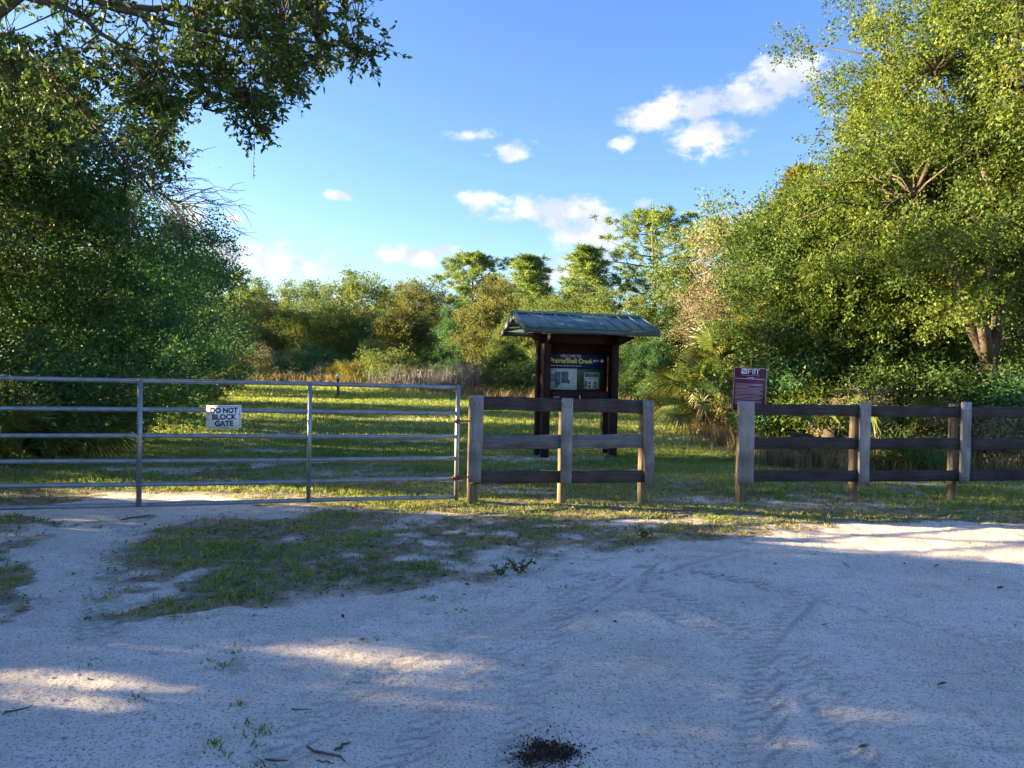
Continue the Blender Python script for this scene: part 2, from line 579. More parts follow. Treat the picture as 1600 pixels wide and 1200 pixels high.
def ground_mat():
    m, N, L = nodes('ground')
    out = N.new('ShaderNodeOutputMaterial')
    p = N.new('ShaderNodeBsdfPrincipled')
    p.inputs['Roughness'].default_value = 0.95
    p.inputs['Specular IOR Level'].default_value = 0.12
    geo = N.new('ShaderNodeNewGeometry')
    P = geo.outputs['Position']

    def attr(n):
        a = N.new('ShaderNodeAttribute')
        a.attribute_name = n
        return a.outputs['Fac']

    def mix(fac, a, b):
        x = N.new('ShaderNodeMix')
        x.data_type = 'RGBA'
        if isinstance(fac, float):
            x.inputs[0].default_value = fac
        else:
            L.new(fac, x.inputs[0])
        for v, i in ((a, 6), (b, 7)):
            if isinstance(v, tuple):
                x.inputs[i].default_value = (*v, 1)
            else:
                L.new(v, x.inputs[i])
        return x.outputs[2]

    def rng(v, a, b, lo=0.0, hi=1.0):
        r_ = N.new('ShaderNodeMapRange')
        r_.interpolation_type = 'SMOOTHSTEP'
        r_.inputs['From Min'].default_value = a
        r_.inputs['From Max'].default_value = b
        r_.inputs['To Min'].default_value = lo
        r_.inputs['To Max'].default_value = hi
        L.new(v, r_.inputs['Value'])
        return r_.outputs[0]

    def math_(op, a, b):
        x = N.new('ShaderNodeMath')
        x.operation = op
        for v, i in ((a, 0), (b, 1)):
            if isinstance(v, float):
                x.inputs[i].default_value = v
            else:
                L.new(v, x.inputs[i])
        return x.outputs[0]

    n_big = noise(N, L, 0.9, 5, 0.6, P)
    n_mid = noise(N, L, 7, 6, 0.65, P)
    n_fine = noise(N, L, 34, 6, 0.72, P)
    n_grit = noise(N, L, 75, 3, 0.65, P)

    def streaks(rot, sx, sy):
        mp = N.new('ShaderNodeMapping')
        mp.inputs['Rotation'].default_value = (0, 0, R(rot))
        mp.inputs['Scale'].default_value = (sx, sy, 1)
        L.new(P, mp.inputs['Vector'])
        return noise(N, L, 1.0, 4, 0.6, mp.outputs[0], 0.25).outputs['Fac']
    s1, s2 = streaks(-38, 1.2, 34), streaks(22, 1.4, 30)
    n_sel = noise(N, L, 0.55, 3, 0.5, P).outputs['Fac']
    sel = rng(n_sel, .42, .58)
    st = math_('ADD', math_('MULTIPLY', s1, sel), math_('MULTIPLY', s2, math_('SUBTRACT', 1.0, sel)))
    sand = mix(rng(n_big.outputs['Fac'], .3, .7), (.74, .665, .57), (.90, .815, .71))
    sand = mix(rng(n_mid.outputs['Fac'], .44, .68, 0, .32), sand, (.52, .475, .42))
    sand = mix(rng(st, .54, .68, 0, .36), sand, (.42, .385, .34))
    sand = mix(rng(n_fine.outputs['Fac'], .55, .67, 0, .68), sand, (.33, .30, .265))
    sand = mix(rng(n_grit.outputs['Fac'], .55, .63, 0, .8), sand, (.20, .18, .16))
    sand = mix(rng(n_grit.outputs['Fac'], .40, .33, 0, .8), sand, (.94, .92, .88))
    tread_shade = math_('MULTIPLY', attr('track'), rng(attr('tread'), .45, .8))
    sand = mix(math_('MULTIPLY', tread_shade, 0.8), sand, (.36, .33, .295))  # shade in the tread grooves painted into the sand colour
    soil = mix(rng(n_mid.outputs['Fac'], .35, .65), (.20, .16, .11), (.42, .35, .25))
    soil = mix(rng(n_fine.outputs['Fac'], .45, .70, 0, .55), soil, (.12, .115, .05))
    lawn = mix(rng(n_mid.outputs['Fac'], .35, .7), (.15, .20, .065), (.23, .245, .115))
    lawn = mix(rng(n_fine.outputs['Fac'], .5, .75, 0, .6), lawn, (.27, .235, .15))
    gr = attr('grassy')
    fac = rng(math_('ADD', gr, math_('MULTIPLY', math_('SUBTRACT', n_mid.outputs['Fac'], 0.5), 1.1)), .02, .60)
    c = mix(fac, sand, soil)
    c = mix(attr('lawn'), c, mix(fac, sand, lawn))
    L.new(c, p.inputs['Base Color'])
    # relief: grit, scuffs and tyre tread prints
    h = math_('ADD', math_('MULTIPLY', n_fine.outputs['Fac'], 0.7), math_('MULTIPLY', n_mid.outputs['Fac'], 1.2))
    h = math_('SUBTRACT', h, math_('MULTIPLY', st, 0.6))
    h = math_('ADD', h, math_('MULTIPLY', n_grit.outputs['Fac'], 0.22))
    tr = math_('MULTIPLY', attr('track'), math_('MULTIPLY', attr('tread'), 0.8))
    h = math_('ADD', h, tr)
    b = N.new('ShaderNodeBump')
    b.inputs['Strength'].default_value = 0.9
    b.inputs['Distance'].default_value = 0.05
    L.new(h, b.inputs['Height'])
    L.new(b.outputs[0], p.inputs['Normal'])
    L.new(p.outputs[0], out.inputs['Surface'])
    return m


M['ground'] = ground_mat()

# ------------------------------------------------------------------ ground masks (world space)
FENCE_Y = 8.95
patch = [G(*q)[:2] for q in [(255, 828), (330, 812), (460, 806), (600, 800), (745, 795), (1020, 795), (1170, 800), (1400, 790), (1640, 790), (1640, 812), (1400, 820),
                             (1200, 836), (1000, 852), (850, 876), (800, 902), (650, 922), (520, 940), (400, 950), (300, 965), (190, 978), (140, 945), (190, 890)]]
left_patch = [G(*q)[:2] for q in [(-500, 800), (60, 806), (105, 830), (90, 880), (60, 930), (20, 975), (-200, 1000), (-500, 1000)]]
back_line = [(-40, 8.0), (-5.4, 8.0), (-4.6, 8.9), (-3.5, 9.0), (-2.9, 8.5), (-.6, 8.3), (1.6, 8.3), (2.8, 8.6), (6, 8.9), (40, 9.0), (300, 60), (300, 300), (-300, 300), (-300, 8)]
bare_lawn = [(G(220, 735)[:2], 1.3, .5), (G(660, 690)[:2], .7, .35), (G(450, 705)[:2], .8, .35), (G(590, 690)[:2], 1.0, .3), (G(1090, 780)[:2], .9, .35), (G(1260, 712)[:2], 2.2, .55),
             (G(240, 775)[:2], 1.6, .35), (G(900, 742)[:2], .6, .3), (G(830, 770)[:2], .5, .25), (G(640, 655)[:2], 1.6, .6)]


def grassy(x, y):
    """0 bare sand .. 1 full cover"""
    x = np.asarray(x, float)
    y = np.asarray(y, float)
    jx = x + .55 * (fbm(x * 1.1, y * 1.1, 41, 4) - .5) + .2 * (fbm(x * 5, y * 5, 44, 2) - .5)
    jy = y + .7 * (fbm(x * 1.1, y * 1.1, 47, 4) - .5) + .2 * (fbm(x * 5, y * 5, 49, 2) - .5)
    g = np.zeros(x.shape)
    cl = fbm(x * 1.6, y * 1.6, 53, 4)
    soft = 0
    for k in range(7):
        soft = soft + in_poly(jx + .34 * math.cos(k * 2.4) * (k + 1) / 7, jy + .34 * math.sin(k * 2.4) * (k + 1) / 7, patch) / 7.0
    fine = fbm(x * 6, y * 6, 59, 3)
    g = np.maximum(g, soft * (.60 + 2.0 * (cl - .47) + 1.1 * (fine - .5)))
    g = np.where(in_poly(jx, jy, left_patch), .45 + 1.6 * (cl - .45) + .9 * (fine - .5), g)
    bl = in_poly(jx, jy, back_line)
    g = np.where(bl, np.maximum(g, .62 + 1.4 * (fbm(x * .8, y * .8, 57, 4) - .42) + .5 * (fine - .5)), g)
    far = sstep(13, 24, y) * bl
    g = g * (1 - far) + far * (.85 + .6 * (cl - .5))
    for (c, rx, ry) in bare_lawn:
        g = g * (1 - .72 * np.exp(-(((jx - c[0]) / rx) ** 2 + ((jy - c[1]) / ry) ** 2) * 1.2))
    # stray weeds on the lot
    lot = (~bl) & (y < 9)
    g = np.where(lot & (g < .05), .35 * sstep(.70, .80, fbm(x * 2.2, y * 2.2, 61, 3)) * sstep(1.5, -1.5, x), g)
    return np.clip(g, 0, 1)


def lawnish(x, y):
    return sstep(8.5, 15, np.asarray(y, float))


# tyre tracks: centre line points (world), half width
tracks = [([G(815, 1250)[:2], G(822, 1130)[:2], G(840, 1010)[:2], G(900, 930)[:2], G(1050, 870)[:2]], .11),
          ([G(600, 1230)[:2], G(690, 1090)[:2], G(800, 1000)[:2], G(960, 915)[:2], G(1180, 862)[:2]], .10),
          ([G(1180, 1240)[:2], G(1190, 1120)[:2], G(1200, 1010)[:2], G(1260, 930)[:2]], .11),
          ([G(380, 1230)[:2], G(520, 1100)[:2], G(720, 985)[:2], G(930, 905)[:2]], .10),
          ([G(1500, 1220)[:2], G(1330, 1080)[:2], G(1120, 985)[:2], G(980, 940)[:2]], .10),
          ([G(1600, 1010)[:2], G(1400, 960)[:2], G(1150, 905)[:2], G(1000, 880)[:2]], .09),
          ([G(150, 1000)[:2], G(170, 900)[:2], G(200, 830)[:2], G(230, 770)[:2]], .12),
          ([G(1350, 1200)[:2], G(1240, 1010)[:2], G(1050, 930)[:2], G(880, 890)[:2]], .10)]


def track_fields(x, y):
    w = np.zeros(x.shape)
    t = np.zeros(x.shape)
    for pts, hw in tracks:
        s0 = 0
        for a, b in zip(pts[:-1], pts[1:]):
            ab = b - a
            ln = np.linalg.norm(ab)
            u = ab / ln
            s = (x - a[0]) * u[0] + (y - a[1]) * u[1]
            d = -(x - a[0]) * u[1] + (y - a[1]) * u[0]
            m = (s > 0) & (s < ln)
            ww = np.where(m, 1 - sstep(hw * .8, hw * 1.15, np.abs(d)), 0)
            tt = .5 + .5 * np.sin((s + s0 + np.abs(d) * .8) * 2 * math.pi / .085)
            t = np.where(ww > w, tt, t)
            w = np.maximum(w, ww)
            s0 += ln
    return w * (.45 + .9 * (fbm(x * 1.7, y * 1.7, 71, 2) - .3)).clip(0, 1), t


def build_ground():
    def axis(dense_lo, dense_hi, step, hi, lo):
        a = list(np.arange(dense_lo, dense_hi, step))
        s = step
        while a[-1] < hi:
            s *= 1.22
            a.append(a[-1] + s)
        s = step
        while a[0] > lo:
            s *= 1.22
            a.insert(0, a[0] - s)
        return np.array(a)
    xs = axis(-6.2, 7.2, .045, 2500, -2500)
    y1 = np.arange(2.4, 6.0, .03)
    y2 = np.arange(6.0, 11, .055)
    y3 = np.arange(11, 24, .22)
    y4 = np.arange(24, 70, 1.2)
    ys = np.concatenate([[-2500, -300, -60, -20, -8, -3, 0, 1.2, 2.0], y1, y2, y3, y4, [75, 90, 120, 200, 400, 900, 2500]])
    X, Y = np.meshgrid(xs, ys)
    x, y = X.ravel(), Y.ravel()
    w, t = track_fields(x, y)
    z = height(x, y) - .020 * w + .006 * w * t
    nx, ny = len(xs), len(ys)
    i = np.arange(nx - 1)[None, :] + np.arange(ny - 1)[:, None] * nx
    i = i.ravel()
    Q = np.c_[i, i + 1, i + 1 + nx, i + nx]
    g = grassy(x, y)
    me = mesh_np('ground', np.c_[x, y, z], Q, True, {'grassy': g, 'lawn': lawnish(x, y), 'track': w, 'tread': t})
    o = link('ground', me, M['ground'])
    tag(o, 'white sand lot running into a grassy clearing', 'ground', kind='structure')


build_ground()


# ------------------------------------------------------------------ where the low sun gets through the trees on the left
# ellipses on the ground (centre, half length along x, half width) that stay lit; leaves standing in those rays are missing
def _lit(px, py, rx, ry, s=1.0):
    g = G(px, py)
    return (g[0], g[1], rx, ry, s)


lit_spots = [_lit(590, 1030, .62, .10), _lit(640, 1052, .40, .07), _lit(560, 1085, .35, .06, .8), _lit(110, 1080, .75, .10), _lit(250, 1015, .35, .06, .92), _lit(80, 1010, .3, .07, .7),
             _lit(1000, 1042, .38, .07, .92), _lit(950, 1062, .2, .05, .85), _lit(1180, 1172, .42, .09, 1.), _lit(1290, 1098, .34, .05, .85), _lit(1500, 860, 1.6, .22), _lit(1320, 842, 1.3, .10),
             _lit(700, 1120, .35, .09, .6), _lit(900, 975, .5, .05, .5),
             _lit(270, 965, .3, .06, .7), _lit(1120, 975, .6, .06, .5)]
SLOPE = math.tan(R(SUN_FWD))


def lit_mask(P):
    """P (n,3): how surely a leaf here would shade a place the photo shows in sun"""
    g = P - SUN * (P[:, 2:3] / SUN[2])
    x, y = g[:, 0], g[:, 1]
    v = y + SLOPE * x                    # constant along a ray's ground track
    m = np.zeros(len(P))
    for cx, cy, rx, ry, s in lit_spots:
        vv = cy + SLOPE * cx
        q = ((x - cx) / (rx * .95)) ** 2 + ((v - vv) / (ry * 1.7 + .07)) ** 2
        m = np.maximum(m, (1 - sstep(.7, 1.9, q)) * (.3 + .7 * s))
    # the streak along the gate foot and through the short fence
    n = fbm(x * .9, v * 2.5, 83, 3)
    m = np.maximum(m, (sstep(7.95, 8.2, v + .3 * (n - .5)) - sstep(9.25, 9.5, v + .3 * (n - .5))) * sstep(-6.2, -5.0, x) * (1 - sstep(5.0, 8.0, x)))
    # shafts over the clearing, the palm, the undergrowth and the kiosk roof
    for v0, v1, x0, x1, s in [(9.6, 40, -9, 13, .6), (10.4, 11.0, -4, 9, .85), (12.0, 12.6, -3, 12, .85), (13.2, 16.6, 7.0, 24, 1.), (16.4, 16.9, 0, 30, .8), (17.8, 18.6, 0, 13, .85), (20.8, 21.8, -3, 10, .9), (24.2, 25.2, -6, 12, .85), (17.2, 17.45, 6, 30, .8),
                              (19.0, 23.5, 9, 40, 1.), (19.4, 20.2, 4, 12, .8), (22.5, 23.2, -4, 12, .8), (26, 27.5, -8, 14, .8), (31, 33, -14, 10, .8)]:
        m = np.maximum(m, s * (sstep(v0 - .12, v0 + .12, v) - sstep(v1 - .12, v1 + .12, v)) * sstep(x0 - .8, x0 + .8, x) * (1 - sstep(x1 - 1, x1 + 1, x)) * sstep(.30, .42, n + .1))
    roof = (v > 13.2) & (v < 14.75) & (x > 12.3) & (x < 17.5)          # only dappled light on the kiosk roof
    m = np.where((v > 13.8) & (v < 14.6) & (x < 12.3) & (x > 0), m * .15, m)
    m = np.where(roof, m * sstep(.47, .56, fbm(x * 1.3, v * 5, 87, 2)), m)
    return m


# ------------------------------------------------------------------ foliage generators
def unit(v):
    return v / (np.linalg.norm(v, axis=-1, keepdims=True) + 1e-9)


def leaves(P, D, L, w, rng_, up=0.35, tint=None, tri=False, nb=None):
    """P base points, D directions, L lengths -> diamond leaf quads"""
    n = len(P)
    nrm = unit(rng_.normal(0, 1, (n, 3)) + np.array([0, 0, up * 2]) + (0 if nb is None else nb))
    S = unit(np.cross(D, nrm))
    U = np.cross(S, D)
    L = np.broadcast_to(np.asarray(L, float), (n,))[:, None]
    W = L * w
    if tri:
        V = np.stack([P + S * W * .5 + D * L * .15, P + D * L - U * L * .04, P - S * W * .5 + D * L * .2 + U * L * .05], 1).reshape(-1, 3)
        return V, np.arange(3 * n).reshape(-1, 3), np.repeat(rng_.uniform(0, 1, n) if tint is None else tint, 3)
    b = P
    a1 = P + D * L * .5 + S * W * .5 + U * L * .06
    tip = P + D * L - U * L * .05
    a2 = P + D * L * .5 - S * W * .5 + U * L * .06
    V = np.stack([b, a1, tip, a2], 1).reshape(-1, 3)
    Q = np.arange(4 * n).reshape(-1, 4)
    t = rng_.uniform(0, 1, n) if tint is None else tint
    return V, Q, np.repeat(t, 4)


def branch_path(a, b, rng_, n=5, sag=0.08, wob=0.06):
    s = np.linspace(0, 1, n)[:, None]
    d = np.linalg.norm(np.asarray(b) - a)
    p = np.asarray(a) * (1 - s) + np.asarray(b) * s
    p = p + rng_.normal(0, wob * d, p.shape) * np.sin(s * math.pi)
    p[:, 2] += (np.sin(s * math.pi) * sag * d)[:, 0]
    return p


def tree_meshes(name, seed, H, RX, crown_lo, n_clump, per, leaf, w=.5, clump_r=.38, trunk_r=None, lean=(0, 0), shell=4.0, rough=.55, flat=.6, carve=None, origin=None, nlimb=7, base_r=None, ry=None, keep=None, spray=26):
    """an oak-like tree. Returns (trunk mesh builder, crown mesh)"""
    g = np.random.RandomState(seed)
    trunk_r = trunk_r or H * .025
    RY = ry or RX
    cz, rz = (H + crown_lo) / 2, (H - crown_lo) / 2
    d = unit(g.normal(0, 1, (n_clump, 3)))
    lobes = unit(g.normal(0, 1, (13, 3)))
    lob = np.max(d @ lobes.T, axis=1)                     # near 1 at a lobe
    rad = (1 - rough * .55) + rough * .75 * sstep(.72, .98, lob)
    r = g.uniform(0, 1, n_clump) ** (1 / shell) * rad
    C = d * r[:, None] * np.array([RX, RY, rz]) + np.array([lean[0], lean[1], cz])
    C[:, 2] = np.maximum(C[:, 2], crown_lo * .8 + .12)
    # trunk and limbs
    tb = MB()
    fork = np.array([lean[0] * .3, lean[1] * .3, max(crown_lo * .9, H * .16)])
    tp = np.array([[0, 0, -.25], [0.02, 0, .15], fork * .6, fork])
    tb.tube(tp, [trunk_r * 1.7, trunk_r * 1.15, trunk_r, trunk_r * .9], 9)
    limb_nodes = []
    for k in range(nlimb):
        a = k * 2 * math.pi / nlimb + g.uniform(-.3, .3)
        e = np.array([math.cos(a) * RX * g.uniform(.35, .62), math.sin(a) * RY * g.uniform(.35, .62), cz + rz * g.uniform(-.25, .5) - fork[2]]) + fork + np.array([*lean, 0]) * .6
        if k == 0:
            e = np.array([lean[0], lean[1], H * .85])
        p = branch_path(fork, e, g, 7, .06, .05)
        tb.tube(p, np.linspace(trunk_r * .62, trunk_r * .16, 7), 6)
        limb_nodes += list(p[2:])
    LN = np.array(limb_nodes)
    for c in C[:: max(1, n_clump // 220)]:
        i = np.argmin(np.linalg.norm(LN - c, axis=1) + .3 * np.maximum(0, LN[:, 2] - c[2]))
        if carve is not None and carve(np.array([(LN[i] + c) / 2, c]) + np.asarray(origin)).max() > .25:
            continue
        p = branch_path(LN[i], c, g, 4, .04, .06)
        tb.tube(p, np.linspace(trunk_r * .16, trunk_r * .03 + .003, 4), 4)
    tb.nodes = LN
    # leaves: each clump is a puff of sprays
    ns = max(5, per // spray)
    sd = unit(g.normal(0, 1, (n_clump * ns, 3)))
    ci = np.repeat(np.arange(n_clump), ns)
    cr_ = clump_r * g.uniform(.65, 1.35, n_clump)
    S = C[ci] + sd * (g.uniform(0, 1, len(ci)) ** .4 * cr_[ci])[:, None] * np.array([1, 1, flat])
    si = np.repeat(np.arange(len(S)), spray)
    n = len(si)
    off = np.clip(g.normal(0, 1, (n, 3)), -1.7, 1.7) * (leaf * .75)
    tw = unit(sd + g.normal(0, .45, sd.shape) + np.array([0, 0, .1]))
    P = S[si] + off + tw[si] * (g.uniform(-.5, .5, n) * leaf * 5.5)[:, None]
    D = unit(off / leaf * .8 + tw[si] * .8 + g.normal(0, .4, (n, 3)) + np.array([0, 0, -.1]))
    tint = np.clip(g.uniform(.2, .6, n_clump)[ci][si] + g.normal(0, .13, len(S))[si] + g.normal(0, .08, n), 0, 1)
    ok = P[:, 2] > .03
    if carve is not None:
        wp = P + np.asarray(origin)
        ok &= g.uniform(0, 1, n) > carve(wp)
    if keep is not None:
        ok &= keep(P + np.asarray(origin))
    sn = unit(sd * .8 + g.normal(0, .7, sd.shape) + np.array([0, 0, .4]))[si] * 1.6
    P, D, tint, sn = P[ok], D[ok], tint[ok], sn[ok]
    V, Q, t = leaves(P, D, leaf * g.uniform(.6, 1.3, len(P)), w, g, .1, tint=tint, tri=True, nb=sn)
    me = mesh_np(name + '_crown', V, Q, False, {'tint': t})
    return tb, me


def place_tree(name, tb, crown, lmat, loc, rz=0, sc=1.0, bark='bark', label='', cat='tree', group=None, extra=None):
    root = empty(name, loc, rz)
    root.scale = (sc, sc, sc) if not isinstance(sc, tuple) else sc
    if isinstance(tb, MB):
        tr = tb.build('trunk', M[bark], root, True)
    else:
        tr = link('trunk', tb, M[bark], root)
    link('crown', crown, M[lmat], root)
    tag(root, label, cat, group)
    return root, tr.data


def gz(x, y):
    return float(height(x, y))


def base(px, Y):
    """a spot on the ground in the direction of column px at distance Y"""
    x = (px - 800) / F_PX * Y
    return np.array([x, Y, gz(x, Y)])


# ---- off to the left: the oaks whose shade covers the lot
def build_shade_oaks():
    specs = [('sprawling_oak', (-11.0, 3.2), 5.4, 3.5, .2, 401, 'spreading live oak left of the gate end, nearest the sand lot'),
             ('sprawling_oak', (-12.5, 7.6), 5.4, 3.5, .2, 402, 'spreading live oak beyond the left end of the gate'),
             ('sprawling_oak', (-17.5, 5.6), 6.9, 4.2, .3, 403, 'tall live oak behind the two at the lot edge'),
             ('sprawling_oak', (-19.0, 13.4), 6.8, 4.2, .3, 404, 'tall live oak deep in the left thicket'),
             ('sprawling_oak', (-10.5, -1.2), 6.0, 3.4, .25, 405, 'spreading live oak at the left rear of the lot'),
             ('sprawling_oak', (-17.0, -.5), 6.9, 4.2, .3, 406, 'tall live oak at the far left rear of the lot')]
    for nm, (x, y), H, r_, lo, seed, lab in specs:
        H *= .88
        o = np.array([x, y, gz(x, y)])
        tb, me = tree_meshes(nm, seed, H, r_, lo, 230, 100, .17, .55, .7, shell=2.0, rough=.4, spray=14, carve=lit_mask, origin=o)
        place_tree(nm, tb, me, 'oak_leaf', o, label=lab, group='oaks left of the lot')


build_shade_oaks()


# ---- left thicket in the picture
def build_left_thicket():
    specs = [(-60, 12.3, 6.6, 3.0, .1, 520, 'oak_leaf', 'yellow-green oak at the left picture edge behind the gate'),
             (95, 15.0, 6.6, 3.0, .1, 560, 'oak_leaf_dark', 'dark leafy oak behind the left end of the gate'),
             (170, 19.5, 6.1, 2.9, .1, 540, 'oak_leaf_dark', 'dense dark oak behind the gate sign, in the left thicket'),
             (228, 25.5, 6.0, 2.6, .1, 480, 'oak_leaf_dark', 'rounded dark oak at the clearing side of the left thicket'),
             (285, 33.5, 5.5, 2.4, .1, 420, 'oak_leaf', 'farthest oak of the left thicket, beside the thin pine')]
    for k, (px, Y, H, r_, lo, n, lm, lab) in enumerate(specs):
        o = base(px, Y)
        tb, me = tree_meshes('thicket_oak', 510 + k, H, r_, lo, int(n * .42), 680, .052 + .0013 * Y, .7, .62, shell=2.8, rough=.6, carve=lit_mask, origin=o)
        place_tree('thicket_oak', tb, me, lm, o, label=lab, group='oaks of the left thicket')


build_left_thicket()


# ---- right group
def build_right_group():
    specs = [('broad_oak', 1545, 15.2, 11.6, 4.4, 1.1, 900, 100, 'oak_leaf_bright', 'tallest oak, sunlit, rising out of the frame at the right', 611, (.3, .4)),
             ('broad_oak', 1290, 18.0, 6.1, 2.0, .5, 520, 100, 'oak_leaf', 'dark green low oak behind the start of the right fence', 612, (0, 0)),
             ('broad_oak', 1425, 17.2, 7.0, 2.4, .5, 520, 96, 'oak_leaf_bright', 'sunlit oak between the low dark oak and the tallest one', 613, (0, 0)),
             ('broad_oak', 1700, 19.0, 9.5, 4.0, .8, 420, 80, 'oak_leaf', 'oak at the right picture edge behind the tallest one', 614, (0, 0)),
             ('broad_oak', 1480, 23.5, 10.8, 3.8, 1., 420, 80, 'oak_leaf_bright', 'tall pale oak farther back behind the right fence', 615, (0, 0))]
    for nm, px, Y, H, r_, lo, n, per, lm, lab, seed, lean in specs:
        o = base(px, Y)
        tb, me = tree_meshes(nm, seed, H, r_, lo, int(n * .46), int(per * 7.6), .050 + .0009 * Y, .78, .72, lean=lean, shell=2.6, rough=.65, carve=None, origin=o, trunk_r=H * .019)
        place_tree(nm, tb, me, lm, o, label=lab, group='oaks behind the right fence')


build_right_group()


# ---- the wood beyond the clearing
def build_far_wood():
    v = []
    for k in range(4):
        v.append(tree_meshes('wood_oak', 700 + k, 8.0, 3.1, .25 if k % 2 else .9, 120, 360, .125, .85, .85, shell=3.0, rough=.8, trunk_r=.14, spray=14))
    meshes = [None] * 4
    rows = [  # px, distance, top row, mesh, leaf, label
        (408, 52, 478, 1, 'far_leaf_olive', 'small olive tree beside the left thicket, beyond the lawn'),
        (445, 58, 455, 0, 'far_leaf', 'pale round tree beyond the lawn, right of the thin pine'),
        (498, 55, 450, 2, 'far_leaf', 'bright leafy tree straight above the middle gate stay'),
        (546, 52, 438, 1, 'far_leaf', 'tall leafy tree under the dark pine tip above the gate'),
        (590, 50, 495, 3, 'oak_leaf_dark', 'dark leafy tree in the dip of the far tree line'),
        (635, 46, 466, 2, 'far_leaf_olive', 'yellowish leafy tree left of the dark green tree'),
        (660, 60, 452, 1, 'far_leaf_olive', 'pale tree at the back of the dip left of the kiosk'),
        (712, 44, 480, 3, 'oak_leaf_dark', 'dark green bushy tree left of the kiosk roof'),
        (765, 42, 450, 0, 'far_leaf_olive', 'olive tree behind the left end of the kiosk roof'),
        (822, 39.5, 474, 2, 'far_leaf', 'leafy tree behind the left half of the kiosk roof'),
        (880, 37.5, 476, 1, 'far_leaf', 'leafy tree behind the middle of the kiosk roof'),
        (945, 35.5, 468, 0, 'far_leaf', 'leafy tree behind the right half of the kiosk roof'),
        (1005, 33.5, 476, 3, 'far_leaf', 'dark green tree below the tall pine, right of the kiosk'),
        (1062, 32.5, 462, 2, 'oak_leaf', 'green tree between the tall pine and the tan tree'),
        (360, 62, 470, 3, 'far_leaf', 'tree at the far end of the left thicket'),
        (925, 31, 535, 1, 'oak_leaf_dark', 'low dark tree right behind the kiosk panel'),
        (800, 32.5, 535, 3, 'oak_leaf', 'low green tree just left of the kiosk panel'),
        (1012, 29.5, 530, 2, 'oak_leaf_dark', 'low dark tree just right of the kiosk panel')]
    for px, Y, top, k, lm, lab in rows:
        o = base(px, Y)
        H = at(px, top, Y)[2] - o[2]
        tb = meshes[k] if meshes[k] is not None else v[k][0]
        w = (H / 8.0) ** .8 * (Y / 50)**.3
        _, meshes[k] = place_tree('wood_tree', tb, v[k][1], lm, o, rz=(px * .37) % 6.28, sc=(w, w, H / 8.0 * 1.04), label=lab, group='leafy trees beyond the clearing')
    names = ['the far end of the left thicket', 'the thin pine', 'the small olive tree at the lawn end', 'the pale round tree', 'the dark pine tip over the gate', 'the dip in the far tree line', 'the yellowish leafy tree',
             'the round-headed pine', 'the gap left of the kiosk roof', 'the left young spiky pine', 'the right young spiky pine', 'the gap between young and tall pine', 'the tall layered pine']
    for i in range(13):                       # more wood behind, closing the gaps low down
        px = 300 + i * 62 + rs.uniform(-18, 18)
        Y = 72 + rs.uniform(-4, 10)
        o = base(px, Y)
        root, _ = place_tree('back_tree', meshes[i % 4], v[i % 4][1], 'far_leaf' if i % 3 else 'far_leaf_olive', o, rz=i * 1.3, sc=1.0 + .15 * rs.uniform(-1, 1), label='rearmost tree of the far wood, behind ' + names[i], group='rearmost trees of the far wood')
    for i in range(7):                       # behind the right group and the left thicket
        Y = 34 + i * 3.2
        px = [1150, 1230, 1330, 1440, 1560, 60, 180][i]
        place_tree('back_tree', meshes[(i + 1) % 4], v[(i + 1) % 4][1], 'far_leaf', base(px, Y), rz=i, sc=1.05, label=['tree behind the tan half-bare tree', 'tree behind the low dark oak at the right', 'tree behind the sunlit middle oak at the right', 'tree behind the tall pale oak at the right', 'tree behind the tallest oak at the right', 'tree behind the leftmost thicket oaks', 'tree behind the middle of the left thicket'][i], group='trees behind the near oaks')


build_far_wood()


